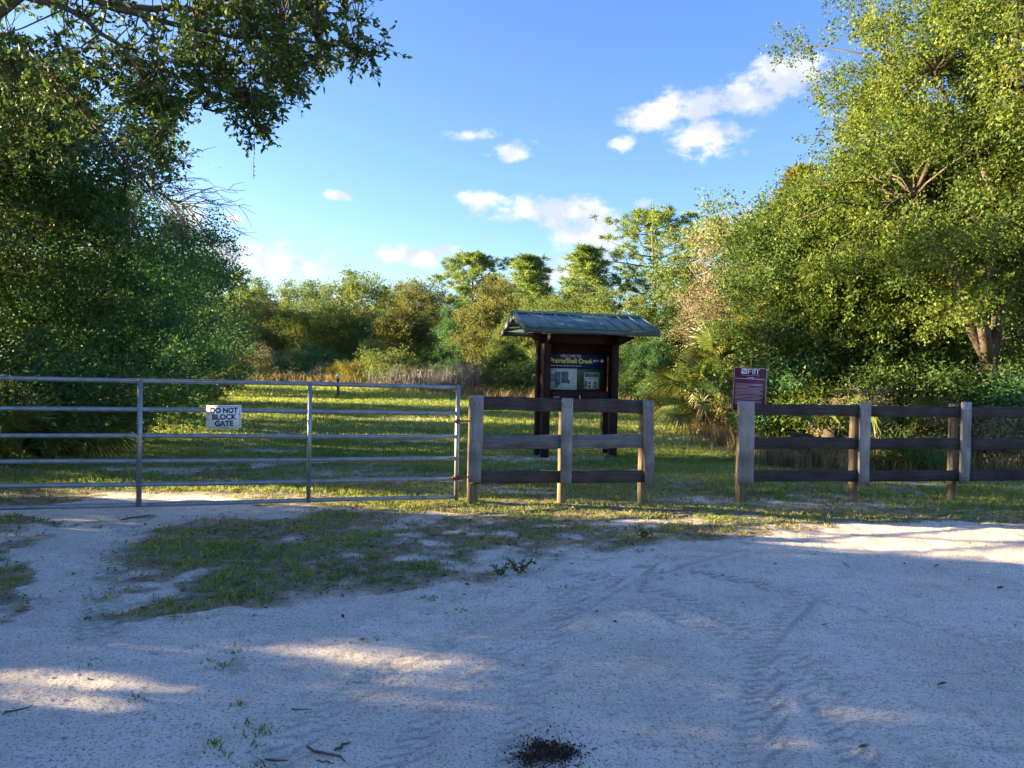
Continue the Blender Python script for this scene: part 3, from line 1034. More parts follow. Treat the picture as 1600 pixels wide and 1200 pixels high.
# ---- pines
def pine_meshes(name, seed, H, crown_lo, spread, style, n_br, tufts, nl=.26, nw=.022, per=26):
    g = np.random.RandomState(seed)
    tb = MB()
    bend = g.normal(0, .12, 2)
    zs = np.linspace(-.2, H, 9)
    trunk = np.c_[bend[0] * np.sin(zs / H * 2.5), bend[1] * np.sin(zs / H * 2.2), zs]
    tb.tube(trunk, np.linspace(H * .016, .02, 9), 8)
    PT, DT = [], []
    for k in range(n_br):
        f = (k + g.uniform(0, 1)) / n_br
        z = crown_lo + (H * .985 - crown_lo) * f
        if style == 'cone':
            ln = spread * (1 - f) ** .8 * g.uniform(.75, 1.1) + .15
            rise = .35 + .5 * f
        else:
            ln = spread * (math.sin(math.pi * min(1, (.22 + f * .78))) ** .7) * g.uniform(.55, 1.1)
            rise = g.uniform(.05, .5) + .4 * f
        a = k * 2.4 + g.uniform(-.4, .4)
        st = np.array([np.interp(z, zs, trunk[:, 0]), np.interp(z, zs, trunk[:, 1]), z])
        e = st + np.array([math.cos(a) * ln, math.sin(a) * ln, ln * rise])
        p = branch_path(st, e, g, 5, -.08 if style != 'cone' else -.05, .05)
        tb.tube(p, np.linspace(.02 + ln * .013, .008, 5), 5)
        for j in range(tufts):
            q = g.uniform(.35, 1.05) if style != 'cone' else g.uniform(.15, 1.05)
            c = p[0] * (1 - q) + p[-1] * q + g.normal(0, .13 + .08 * ln, 3) * np.array([1, 1, .6])
            PT.append(c)
            DT.append(unit(e - st + np.array([0, 0, ln * .6])))
        PT.append(p[-1])
        DT.append(unit(p[-1] - p[-2] + np.array([0, 0, .3])))
    for j in range(3):
        PT.append(trunk[-1] + np.array([0, 0, -.12 * j]))
        DT.append(np.array([0, 0, 1.0]))
    PT, DT = np.array(PT), np.array(DT)
    ci = np.repeat(np.arange(len(PT)), per)
    n = len(ci)
    D = unit(DT[ci] * .9 + g.normal(0, .75, (n, 3)))
    P = PT[ci] + g.normal(0, .05, (n, 3))
    V, Q, t = leaves(P, D, nl * g.uniform(.7, 1.2, n), nw / nl * 2, g, .1, np.clip(g.uniform(.2, .8, len(PT))[ci] + g.normal(0, .12, n), 0, 1), True)
    return tb, mesh_np(name, V, Q, False, {'tint': t})


def build_pines():
    a = pine_meshes('tall_pine', 31, 11.5, 5.6, 3.3, 'round', 40, 11, .30, .020, 44)
    b = pine_meshes('young_pine', 32, 9.0, 1.5, 1.7, 'cone', 64, 7, .34, .022, 34)
    c = pine_meshes('round_pine', 33, 9.8, 5.2, 2.3, 'round', 34, 12, .30, .020, 44)
    d = pine_meshes('thin_pine', 34, 8.0, 3.0, 1.1, 'cone', 24, 4, .30, .02, 34)
    T = {0: (a, 11.5), 1: (b, 9.0), 2: (c, 9.8), 3: (d, 8.0)}
    done = {}
    G1 = 'pines of the far wood'
    for px, Y, top, k, w, lm, lab in [
            (1018, 44, 333, 0, 1.2, 'needle', 'tallest far pine with open layered crown, right of the kiosk roof'),
            (826, 46, 402, 1, 1.55, 'needle', 'young spiky pine above the left half of the kiosk roof'),
            (916, 43, 388, 1, 1.5, 'needle', 'young spiky pine above the middle of the kiosk roof'),
            (730, 50, 397, 2, 1.2, 'needle', 'round-headed pine left of the kiosk roof'),
            (371, 47, 428, 3, 1.25, 'needle', 'thin pine at the edge of the left thicket'),
            (546, 60, 427, 3, 1.3, 'needle', 'dark pine tip above the middle of the gate'),
            (600, 66, 450, 3, 1.3, 'needle', 'dark pine tip left of the dip in the far tree line'),
            (622, 64, 448, 3, 1.3, 'needle', 'dark pine tip in the dip of the far tree line'),
            (1236, 24, 268, 1, 1.15, 'needle_yellow', 'yellow-green pine peeping over the low dark oak at the right')]:
        (tb, me), h0 = T[k]
        o = base(px, Y)
        H = at(px, top, Y)[2] - o[2]
        _, done[k] = place_tree('pine_tree', done.get(k, tb), me, lm, o, px * .7, (w, w, H / h0), 'bark_pale', lab, 'pine tree', G1)


build_pines()


# ---- tan half-bare tree between the tall pine and the right oaks
def build_tan_tree():
    o = base(1124, 27)
    tb, me = tree_meshes('tan_tree', 811, 6.8, 1.75, .8, 120, 150, .075, .6, .5, shell=2.2, rough=.6, trunk_r=.11, spray=12)
    g = np.random.RandomState(5)
    for k in range(420):                      # its bare twigs
        c = tb.nodes[g.randint(len(tb.nodes))]
        e = c + unit(g.normal(0, 1, 3) + np.array([c[0], c[1], .2])) * g.uniform(.6, 1.5)
        tb.tube(branch_path(c, e, g, 4, -.12, .07), [.016, .013, .009, .005], 3)
    place_tree('tan_tree', tb, me, 'dry_leaf', o, bark='bark_pale', label='tan half-bare tree between the tall pine and the right oaks', cat='tree')


build_tan_tree()


# ---- the oak limb hanging into the picture at the upper left
def build_overhang():
    g = np.random.RandomState(77)
    tb = MB()
    root_pos = np.array([-6.6, 6.6, 0.0])

    def path(pts, n=9):
        pts = [at(x, y, Y) for x, y, Y in pts]
        s = np.linspace(0, len(pts) - 1, n)
        i = np.minimum(s.astype(int), len(pts) - 2)
        f = (s - i)[:, None]
        P = np.array(pts)
        return P[i] * (1 - f) + P[i + 1] * f + g.normal(0, .018, (n, 3))
    fork = np.array([-6.4, 6.8, 2.8])
    tb.tube(np.array([root_pos + (0, 0, -.2), root_pos + (.05, 0, .4), [-6.5, 6.7, 1.6], fork]) - root_pos, [.34, .25, .21, .19], 10)
    limbs = [([(-70, 60, 7.0), (60, -30, 7.3), (170, 8, 7.4), (230, 28, 7.5), (330, 50, 7.6), (450, 62, 7.7), (560, 80, 7.8)], .055, .006),
             ([(-60, -40, 7.0), (120, 20, 6.8), (168, 55, 6.8), (200, 85, 6.9), (240, 150, 6.9), (262, 200, 7.0)], .032, .004),
             ([(-70, 40, 7.6), (30, 60, 7.6), (65, 100, 7.6), (120, 155, 7.5), (160, 210, 7.4), (185, 250, 7.4), (225, 285, 7.3), (300, 330, 7.2)], .034, .003),
             ([(-60, 90, 8.2), (30, 95, 8.2), (110, 95, 8.2), (160, 122, 8.2), (230, 150, 8.3), (320, 170, 8.4)], .03, .004),
             ([(200, 10, 8.6), (330, 20, 8.6), (440, 30, 8.7), (540, 15, 8.8)], .04, .006),
             ([(290, 40, 7.6), (350, 90, 7.5), (390, 140, 7.5), (398, 200, 7.5)], .02, .004),
             ([(380, 55, 7.6), (450, 110, 7.6), (480, 150, 7.6)], .018, .004)]
    LN = []
    for pts, r0, r1 in limbs:
        p = path(pts, 12)
        if pts[0][0] < 0:
            p = np.vstack([fork, p])
        tb.tube(p - root_pos, np.linspace(r0, r1, len(p)), 6)
        LN += list(p)
    LN = np.array(LN)
    # leafy sprays: (region in view, number)
    C = []

    def fill(poly, n, y0, y1):
        xs, ys = [q[0] for q in poly], [q[1] for q in poly]
        k = 0
        while k < n:
            x, y = g.uniform(min(xs), max(xs)), g.uniform(min(ys), max(ys))
            if in_poly(np.array([x]), np.array([y]), poly)[0]:
                C.append(at(x, y, g.uniform(y0, y1)))
                k += 1
    fill([(270, -160), (560, -160), (562, 40), (535, 95), (500, 125), (470, 150), (410, 165), (350, 160), (300, 120)], 250, 7.0, 9.2)
    fill([(-300, -200), (300, -200), (300, 70), (160, 70), (60, 110), (-300, 120)], 140, 6.2, 9.4)
    fill([(60, 90), (300, 60), (420, 150), (300, 180), (200, 150)], 70, 7.0, 8.8)
    fill([(-200, 100), (100, 90), (150, 180), (90, 260), (-200, 260)], 60, 7.0, 9.0)
    fill([(225, 150), (262, 150), (268, 250), (235, 260)], 16, 6.9, 7.2)
    fill([(380, 160), (412, 160), (404, 215), (394, 215)], 8, 7.4, 7.6)
    fill([(540, 60), (592, 66), (594, 96), (556, 100)], 6, 7.7, 7.9)
    C = np.array(C)
    for c in C:
        i = np.argmin(np.linalg.norm(LN - c, axis=1))
        if np.linalg.norm(LN[i] - c) < 1.6:
            tb.tube(branch_path(LN[i], c, g, 4, -.03, .05) - root_pos, [.009, .007, .005, .003], 3)
    # bare hanging twigs
    line = [(150, 200), (185, 250), (225, 285), (262, 308), (300, 330)]
    for k in range(46):
        f = g.uniform(0, len(line) - 1.01)
        i = int(f)
        q0 = (line[i][0] + (line[i + 1][0] - line[i][0]) * (f - i), line[i][1] + (line[i + 1][1] - line[i][1]) * (f - i))
        a = at(*q0, 7.35 - .04 * f)
        d = unit(np.array([g.uniform(.3, 1.0), g.normal(0, .45), g.uniform(-.75, .55)]))
        p = [a]
        for j in range(7):
            d = unit(d + g.normal(0, .16, 3) + np.array([.03, 0, -.07]))
            p.append(p[-1] + d * g.uniform(.05, .11))
        p = np.array(p)
        tb.tube(p - root_pos, np.linspace(.0055, .0018, 8), 3)
        for j in range(5):
            s_ = p[g.randint(2, 8)]
            e = unit(d + g.normal(0, .5, 3))
            m_ = s_ + e * g.uniform(.05, .12)
            tb.tube(np.array([s_, m_, m_ + unit(e + g.normal(0, .3, 3)) * g.uniform(.04, .12)]) - root_pos, [.003, .0024, .0016], 3)
    for px, py, ln in [(397, 212, .42), (205, 300, .5), (212, 310, .35)]:     # hanging vine ends
        a = at(px, py, 7.5)
        p = a + np.c_[g.normal(0, .006, 8), g.normal(0, .006, 8), -np.linspace(0, ln, 8)]
        tb.tube(p - root_pos, .0025, 3)
    nt, per = 6, 11
    ci = np.repeat(np.arange(len(C)), nt)
    td = unit(g.normal(0, 1, (len(ci), 3)) * np.array([1, 1, .7]) + np.array([.25, 0, -.25]))
    tl = g.uniform(.16, .34, len(ci))
    for q in range(len(ci)):
        p0 = C[ci[q]]
        tb.tube(np.array([p0, p0 + td[q] * tl[q] * .5 + (0, 0, .006), p0 + td[q] * tl[q]]) - root_pos, [.0035, .0025, .0015], 3)
    ti = np.repeat(np.arange(len(ci)), per)
    n = len(ti)
    P = C[ci][ti] + td[ti] * (tl[ti] * g.uniform(.05, 1.02, n))[:, None]
    D = unit(td[ti] * .7 + g.normal(0, .65, (n, 3)))
    ok = g.uniform(0, 1, n) > lit_mask(P)
    ci = ci[ti]
    tint = np.clip(g.uniform(.1, .6, len(C))[ci] + g.normal(0, .15, n), 0, 1)
    vine = np.array([at(397, 216 + k * 7, 7.5) for k in range(9)])
    V, Q, t = leaves(np.vstack([P[ok], vine]) - root_pos, np.vstack([D[ok], np.tile([[.3, 0, -.9]], (9, 1))]), np.concatenate([.068 * g.uniform(.65, 1.25, ok.sum()), np.full(9, .03)]), .46, g,
                     tint=np.concatenate([tint[ok], np.full(9, .2)]))
    root = empty('overhanging_oak', root_pos)
    tb.build('trunk', M['bark'], root, True)
    link('crown', mesh_np('crown', V, Q, False, {'tint': t}), M['oak_leaf'], root)
    tag(root, 'live oak whose leafy limb and bare twigs hang into the top left of the sky', 'tree')


build_overhang()


# ---- palms and palmettos: fan fronds, each a part
def frond_mesh(name, seed, n=30, ln=.62, stem=.7, droop=.25, spread=250):
    g = np.random.RandomState(seed)
    mb_v, mb_q, tt = [], [], []
    k0 = 0
    sp = np.c_[np.zeros(5), np.linspace(0, stem, 5), .06 * np.sin(np.linspace(0, 1, 5) * 3.1)]
    w = .011
    for i in range(4):
        a, b = sp[i], sp[i + 1]
        V = [a + (-w, 0, 0), a + (w, 0, 0), b + (w, 0, 0), b + (-w, 0, 0), a + (0, 0, -w * 1.4), b + (0, 0, -w * 1.4)]
        mb_v += V
        mb_q += [(k0, k0 + 1, k0 + 2, k0 + 3), (k0 + 1, k0 + 4, k0 + 5, k0 + 2), (k0 + 4, k0, k0 + 3, k0 + 5)]
        tt += [.7] * 6
        k0 += 6
    c = sp[-1]
    for i in range(n):
        a = R(-spread / 2 + spread * i / (n - 1)) + g.normal(0, .02)
        L_ = ln * (1 - .28 * abs(i / (n - 1) - .5) * 2) * g.uniform(.9, 1.06)
        d = np.array([math.sin(a), math.cos(a), .12 * math.cos(a * 2)])
        s = np.array([math.cos(a), -math.sin(a), 0]) * (.019 * ln / .6)
        mid = c + d * L_ * .55 + (0, 0, .03)
        tip = c + d * L_ + np.array([0, 0, -droop * ln * g.uniform(.5, 1.5)])
        V = [c - s * .25, c + s * .25, mid + s + (0, 0, .012), mid - s + (0, 0, .012), tip + s * .08, tip - s * .08, mid]
        mb_v += V
        mb_q += [(k0, k0 + 1, k0 + 2, k0 + 6), (k0, k0 + 6, k0 + 3, k0), (k0 + 6, k0 + 2, k0 + 4, k0 + 5), (k0 + 3, k0 + 6, k0 + 5, k0 + 3)]
        tt += [g.uniform(.2, .8)] * 7
        k0 += 7
    q = [f for f in mb_q if len(set(f)) == 4]
    t = [tuple(dict.fromkeys(f)) for f in mb_q if len(set(f)) == 3]
    return mesh_np(name, np.array(mb_v), [np.array(q), np.array(t)], False, {'tint': np.array(tt)})


FR = [frond_mesh('frond', 90 + k, droop=[.15, .35, .25][k]) for k in range(3)]
FR_DEAD = frond_mesh('dead_frond', 97, n=22, ln=.6, stem=.5, droop=.9, spread=150)


def fan_plant(name, loc, n, top, sc, label, cat, seed, dead=0, lo=-10, hi=80, trunk_r=.12, group=None):
    g = np.random.RandomState(seed)
    root = empty(name, loc)
    if top > .05:
        mb = MB()
        z = np.linspace(-.15, top, 12)
        rad = trunk_r * (1 + .16 * (np.arange(12) % 2))
        mb.tube(np.c_[.04 * np.sin(z * 2), 0 * z, z], rad, 10)
        mb.build('trunk', M['bark'], root)
    for k in range(n):
        el = lo + (hi - lo) * ((k + .5) / n) ** .8 + g.uniform(-8, 8)
        az = k * 137.5 + g.uniform(-15, 15)
        o = link('frond', FR[k % 3], M['palm_leaf'], root, (0, 0, top))
        o.rotation_euler = Euler((R(el), R(g.uniform(-35, 35)), R(az)), 'XYZ')
        s = sc * g.uniform(.8, 1.12)
        o.scale = (s, s, s)
    for k in range(dead):
        o = link('dead_frond', FR_DEAD, M['palm_dead'], root, (0, 0, top * g.uniform(.75, 1)))
        o.rotation_euler = Euler((R(g.uniform(-85, -45)), R(g.uniform(-40, 40)), R(k * 100 + g.uniform(-30, 30))), 'XYZ')
        s = sc * g.uniform(.7, 1.05)
        o.scale = (s, s, s)
    tag(root, label, cat, group)
    return root


def build_palms():
    fan_plant('cabbage_palm', base(1140, 20.5), 30, 1.55, 1.25, 'fan palm with sunlit upper fronds behind the maroon sign', 'palm', 1, 7, -55, 80)
    fan_plant('cabbage_palm', base(1098, 19.6), 22, .75, 1.15, 'shorter fan palm with drooping fronds left of the maroon sign', 'palm', 2, 5, -35, 75)
    sp = [(12, 11.4, 'saw palmetto with sunlit blades at the left picture edge behind the gate'), (72, 11.9, 'saw palmetto second from the left edge behind the gate'),
          (-45, 12.2, 'saw palmetto cut by the left picture edge'), (105, 12.6, 'saw palmetto in deep shade left of the first gate stay'),
          (165, 14.5, 'saw palmetto behind the first gate stay'), (238, 18.5, 'saw palmetto at the thicket foot right of the first gate stay'),
          (300, 23.5, 'saw palmetto at the thicket foot above the gate sign'), (345, 29.5, 'saw palmetto at the far end of the left thicket')]
    for k, (px, Y, lab) in enumerate(sp):
        fan_plant('saw_palmetto', base(px, Y), 15, .08, .95, lab, 'palmetto', 20 + k, 1, 8, 82, group='palmettos along the left thicket')
    sp = [(1250, 13.6, 1, 9, 'dried-out palmetto behind the first bay of the right fence'), (1345, 13.2, 2, 9, 'dried-out palmetto behind the second post of the right fence'),
          (1415, 13.4, 5, 5, 'half-green palmetto behind the second bay of the right fence'), (1465, 13.8, 2, 8, 'dried-out palmetto left of the third post of the right fence'),
          (1555, 14.2, 2, 7, 'dried-out palmetto behind the last bay of the right fence'), (1300, 14.6, 3, 6, 'dried-out palmetto deep under the low dark oak')]
    for k, (px, Y, n, dn, lab) in enumerate(sp):
        fan_plant('palmetto', base(px, Y), n, .55, .78, lab, 'palmetto', 40 + k, dn, 0, 70, .16, group='palmettos behind the right fence')


build_palms()


# ---- shrubs
def build_shrubs():
    tbA, mA = tree_meshes('shrub', 901, 1.7, 1.05, .05, 46, 180, .062, .5, .28, trunk_r=.03, shell=2.6, nlimb=6, spray=12)
    tbB, mB = tree_meshes('shrub', 902, 1.5, 1.1, .05, 40, 140, .085, .5, .3, trunk_r=.03, shell=2.6, nlimb=6, spray=10)
    T = [tbA, tbB]
    rows = [(1062, 22.5, 1.0, 1, 'yellow_leaf', 'yellow-leaved shrub left of the fan palms'), (1088, 23.5, .8, 0, 'yellow_leaf', 'small yellow shrub half hidden by the fan palms'),
            (1205, 16.5, 1.15, 0, 'oak_leaf_dark', 'dark green shrub right of the maroon sign'), (1228, 17.6, 1.3, 0, 'oak_leaf', 'green shrub under the low dark oak by the maroon sign'),
            (1275, 15.8, 1.0, 1, 'oak_leaf_bright', 'sunlit shrub behind the first bay of the right fence'), (1375, 15.6, 1.25, 0, 'oak_leaf', 'leafy shrub behind the second post of the right fence'),
            (1440, 15.2, 1.2, 1, 'oak_leaf', 'shrub behind the second bay of the right fence'), (1520, 15.6, 1.3, 0, 'oak_leaf', 'shrub behind the third post of the right fence'),
            (1595, 14.6, 1.2, 1, 'oak_leaf_dark', 'shrub at the right picture edge behind the fence'), (1330, 15.0, .8, 0, 'dry_leaf', 'brown dry shrub under the sunlit oak'),
            (1490, 14.2, .7, 0, 'dry_leaf', 'brown dry shrub left of the third post'), (1570, 13.6, .7, 1, 'dry_leaf', 'brown dry shrub behind the last bay'),
            (1395, 12.7, .42, 1, 'oak_leaf', 'low green shrub on the ground behind the second bay'), (1455, 12.5, .38, 0, 'oak_leaf_dark', 'low weed clump left of the third post foot'),
            (140, 13.4, 1.2, 0, 'oak_leaf_dark', 'dark shrub behind the first gate stay'), (60, 12.4, 1.2, 0, 'oak_leaf_dark', 'dark shrub behind the palmettos at the left'),
            (200, 16.6, 1.3, 1, 'oak_leaf_dark', 'dark shrub under the left thicket right of the first gate stay'), (258, 20.5, 1.25, 0, 'oak_leaf_dark', 'dark shrub under the left thicket left of the gate sign'),
            (312, 25.5, 1.3, 1, 'oak_leaf_dark', 'dark shrub under the left thicket above the gate sign'), (352, 31, 1.35, 0, 'oak_leaf_dark', 'dark shrub at the thicket end above the gate sign'),
            (382, 39, 1.2, 1, 'far_leaf_olive', 'olive shrub at the lawn edge right of the left thicket'), (405, 45, 1.3, 0, 'dry_leaf', 'brown dry shrub at the far end of the lawn'),
            (556, 42, .85, 1, 'yellow_leaf', 'yellow shrub above the middle of the gate, at the lawn edge'), (528, 43.5, .75, 0, 'yellow_leaf', 'small ochre shrub beside the trail marker'),
            (578, 42, .95, 0, 'far_leaf_olive', 'pale shrub right of the yellow one at the lawn edge'), (612, 39, 1.3, 1, 'far_leaf', 'green shrub left of the grey canes'),
            (470, 47, 1.3, 0, 'oak_leaf_dark', 'dark shrub at the lawn edge over the left half of the gate'), (505, 46, 1.3, 1, 'oak_leaf_dark', 'dark shrub left of the ochre shrub'),
            (770, 33, 1.0, 0, 'oak_leaf', 'green shrub right of the grey canes by the gate post'), (815, 31, 1.05, 1, 'oak_leaf', 'green shrub left of the kiosk legs'),
            (985, 29, .85, 0, 'oak_leaf', 'green shrub right of the kiosk at the lawn edge'), (1030, 28, .8, 1, 'oak_leaf_dark', 'dark shrub between the kiosk and the yellow shrub'),
            (870, 33, 1.1, 0, 'oak_leaf_dark', 'dark shrub behind the kiosk panel'), (945, 31, 1.1, 1, 'oak_leaf_dark', 'dark shrub behind the right kiosk leg'), (440, 50, 1.3, 1, 'oak_leaf_dark', 'dark shrub at the far left of the lawn edge')]
    for px, Y, s, k, lm, lab in rows:
        _, T[k] = place_tree('shrub', T[k], [mA, mB][k], lm, base(px, Y), rz=px % 6.28, sc=(s * 1.15, s * 1.15, s), bark='twig', label=lab, cat='shrub', group='shrubs along the wood edge')


build_shrubs()


# ------------------------------------------------------------------ grasses (nobody could count them)
def blades(X, Y, h, rng_, per=6, spread=.03, width=.008, lean=.6, tint=None, z0=None, single=False):
    n = len(X) * per
    i = np.repeat(np.arange(len(X)), per)
    a = rng_.uniform(0, 2 * math.pi, n)
    bx = X[i] + rng_.normal(0, spread, n)
    by = Y[i] + rng_.normal(0, spread, n)
    bz = height(bx, by) - .005
    hh = (h[i] if np.ndim(h) else h) * rng_.uniform(.5, 1.25, n)
    ln = lean * rng_.uniform(.1, 1.2, n)
    dx, dy = np.cos(a) * ln, np.sin(a) * ln
    w = width * rng_.uniform(.6, 1.3, n) if not np.ndim(width) else width[i] * rng_.uniform(.6, 1.3, n)
    b_ = rng_.uniform(0, 2 * math.pi, n)
    sx, sy = np.cos(b_) * w, np.sin(b_) * w
    p0 = np.c_[bx - sx, by - sy, bz]
    p1 = np.c_[bx + sx, by + sy, bz]
    if single:
        tp = np.c_[bx + dx * hh, by + dy * hh, bz + hh * .95]
        V = np.stack([p0, p1, tp], 1).reshape(-1, 3)
        t = np.clip((tint[i] if tint is not None else .5) + rng_.normal(0, .2, n), 0, 1)
        return V, np.zeros((0, 4), int), np.arange(3 * n).reshape(-1, 3), np.repeat(t, 3)
    m1 = np.c_[bx + sx * .8 + dx * hh * .45, by + sy * .8 + dy * hh * .45, bz + hh * .62]
    m0 = np.c_[bx - sx * .8 + dx * hh * .45, by - sy * .8 + dy * hh * .45, bz + hh * .62]
    tp = np.c_[bx + dx * hh * 1.15, by + dy * hh * 1.15, bz + hh * .9]
    V = np.stack([p0, p1, m1, m0, tp], 1).reshape(-1, 3)
    k = np.arange(n)[:, None] * 5
    Q = k + np.array([[0, 1, 2, 3]])
    T = k + np.array([[3, 2, 4]])
    t = np.clip((tint[i] if tint is not None else .5) + rng_.normal(0, .2, n), 0, 1)
    return V, Q, T, np.repeat(t, 5)


def grass_obj(name, parts, mat, label, cat='grass'):
    V, Q, T, t, o = [], [], [], [], 0
    for v, q, tr, tt in parts:
        V.append(v)
        Q.append(q + o)
        T.append(tr + o)
        t.append(tt)
        o += len(v)
    me = mesh_np(name, np.vstack(V), [np.vstack(Q), np.vstack(T)], False, {'tint': np.concatenate(t)})
    return tag(link(name, me, mat), label, cat, kind='stuff')


def build_grass():
    g = np.random.RandomState(3)

    def pick(n, x0, x1, y0, y1, power=1.0, cut=.12):
        X = g.uniform(x0, x1, n)
        Y = g.uniform(y0, y1, n)
        inside = np.abs(X) < Y * .75 + 1.2
        X, Y = X[inside], Y[inside]
        d = grassy(X, Y)
        k = (g.uniform(0, 1, len(X)) < np.clip(d - cut, 0, 1) ** power * 1.15)
        return X[k], Y[k]
    parts = []
    X, Y = pick(24000, -6.5, 7.5, 4.2, 9.6, 1.6)
    t = fbm(X * 1.3, Y * 1.3, 91, 3)
    parts.append(blades(X, Y, .018 + .062 * fbm(X * 2, Y * 2, 93, 3) ** 1.6, g, 6, .03, .0048, 1.0, t + .02))
    X, Y = pick(30000, -11, 12, 9.4, 16)
    parts.append(blades(X, Y, .03 + .05 * fbm(X * 1.5, Y * 1.5, 95, 3), g, 7, .04, .009, .9, fbm(X * .7, Y * .7, 96, 3) - .05, single=True))
    X, Y = pick(26000, -20, 20, 16, 30, 1, .05)
    parts.append(blades(X, Y, .05 + .05 * fbm(X, Y, 97, 3), g, 6, .08, .016, .8, fbm(X * .5, Y * .5, 98, 3) - .05, single=True))
    X, Y = pick(20000, -30, 22, 30, 52, 1, .02)
    parts.append(blades(X, Y, .08 + .06 * fbm(X, Y, 99, 3), g, 5, .15, .03, .7, fbm(X * .4, Y * .4, 90, 3) - .05, single=True))
    for px, py, n, h in [(290, 955, 9, .05), (262, 948, 6, .04), (340, 1038, 10, .035), (352, 1022, 7, .03), (372, 1100, 6, .04), (405, 1148, 9, .04), (380, 1152, 7, .04), (330, 1158, 8, .04), (342, 1180, 5, .04), (412, 1192, 8, .045),
                         (215, 1098, 5, .03), (150, 965, 8, .04), (685, 935, 8, .04), (665, 938, 6, .035), (720, 955, 5, .035), (560, 1003, 5, .02), (150, 1040, 5, .03), (880, 918, 6, .03), (960, 858, 8, .04), (1000, 866, 6, .04)]:
        c = G(px, py)
        n = max(2, n // 3)
        parts.append(blades(c[0] + g.normal(0, .05, n), c[1] + g.normal(0, .035, n), np.full(n, h * .8), g, 8, .02, .004, 1.2, np.full(n, .12)))
    grass_obj('grass', parts, M['grass'], 'short green grass and weeds of the clearing and the lot edge')
    # taller dry grass at the wood edge and behind the right fence
    parts = []

    def along(pts, n, wid, h, width, per=7, lean=.45):
        P = np.array([base(px, Y)[:2] for px, Y in pts])
        s = g.uniform(0, len(P) - 1, n)
        i = np.minimum(s.astype(int), len(P) - 2)
        f = (s - i)[:, None]
        q = P[i] * (1 - f) + P[i + 1] * f + g.normal(0, wid, (n, 2))
        parts.append(blades(q[:, 0], q[:, 1], h * g.uniform(.6, 1.2, n), g, per, .07, width, lean, g.uniform(.2, .8, n)))
    along([(1190, 13.6), (1300, 13.2), (1420, 13.0), (1620, 12.8)], 420, .35, .38, .006, 9)
    along([(960, 27), (1060, 24), (1120, 19), (1180, 15.5)], 420, .4, .35, .009, 8)
    along([(390, 43), (480, 44), (560, 41)], 300, .6, .55, .02, 6)
    along([(600, 36), (700, 34), (780, 30), (860, 29), (960, 27)], 420, .6, .45, .014, 7)
    X, Y = pick(16000, -6.5, 7.5, 4.4, 10.5, .8, .0)
    k = g.uniform(0, 1, len(X)) < .45
    parts.append(blades(X[k], Y[k], np.full(k.sum(), .035), g, 4, .05, .004, 1.3, fbm(X[k], Y[k], 66, 2), single=True))
    grass_obj('dry_grass', parts, M['grass_dry'], 'tall tan dry grass along the foot of the wood', 'dry grass')
    parts = []
    along([(598, 36.5), (690, 35.5), (742, 34.5)], 300, .45, 1.05, .013, 5, .3)
    along([(722, 33.5), (752, 33)], 80, .3, 1.5, .013, 5, .25)
    along([(480, 45), (590, 43)], 90, .5, 1.2, .02, 5, .25)
    grass_obj('dead_canes', parts, M['cane'], 'stand of grey dead canes left of the kiosk', 'canes')


build_grass()


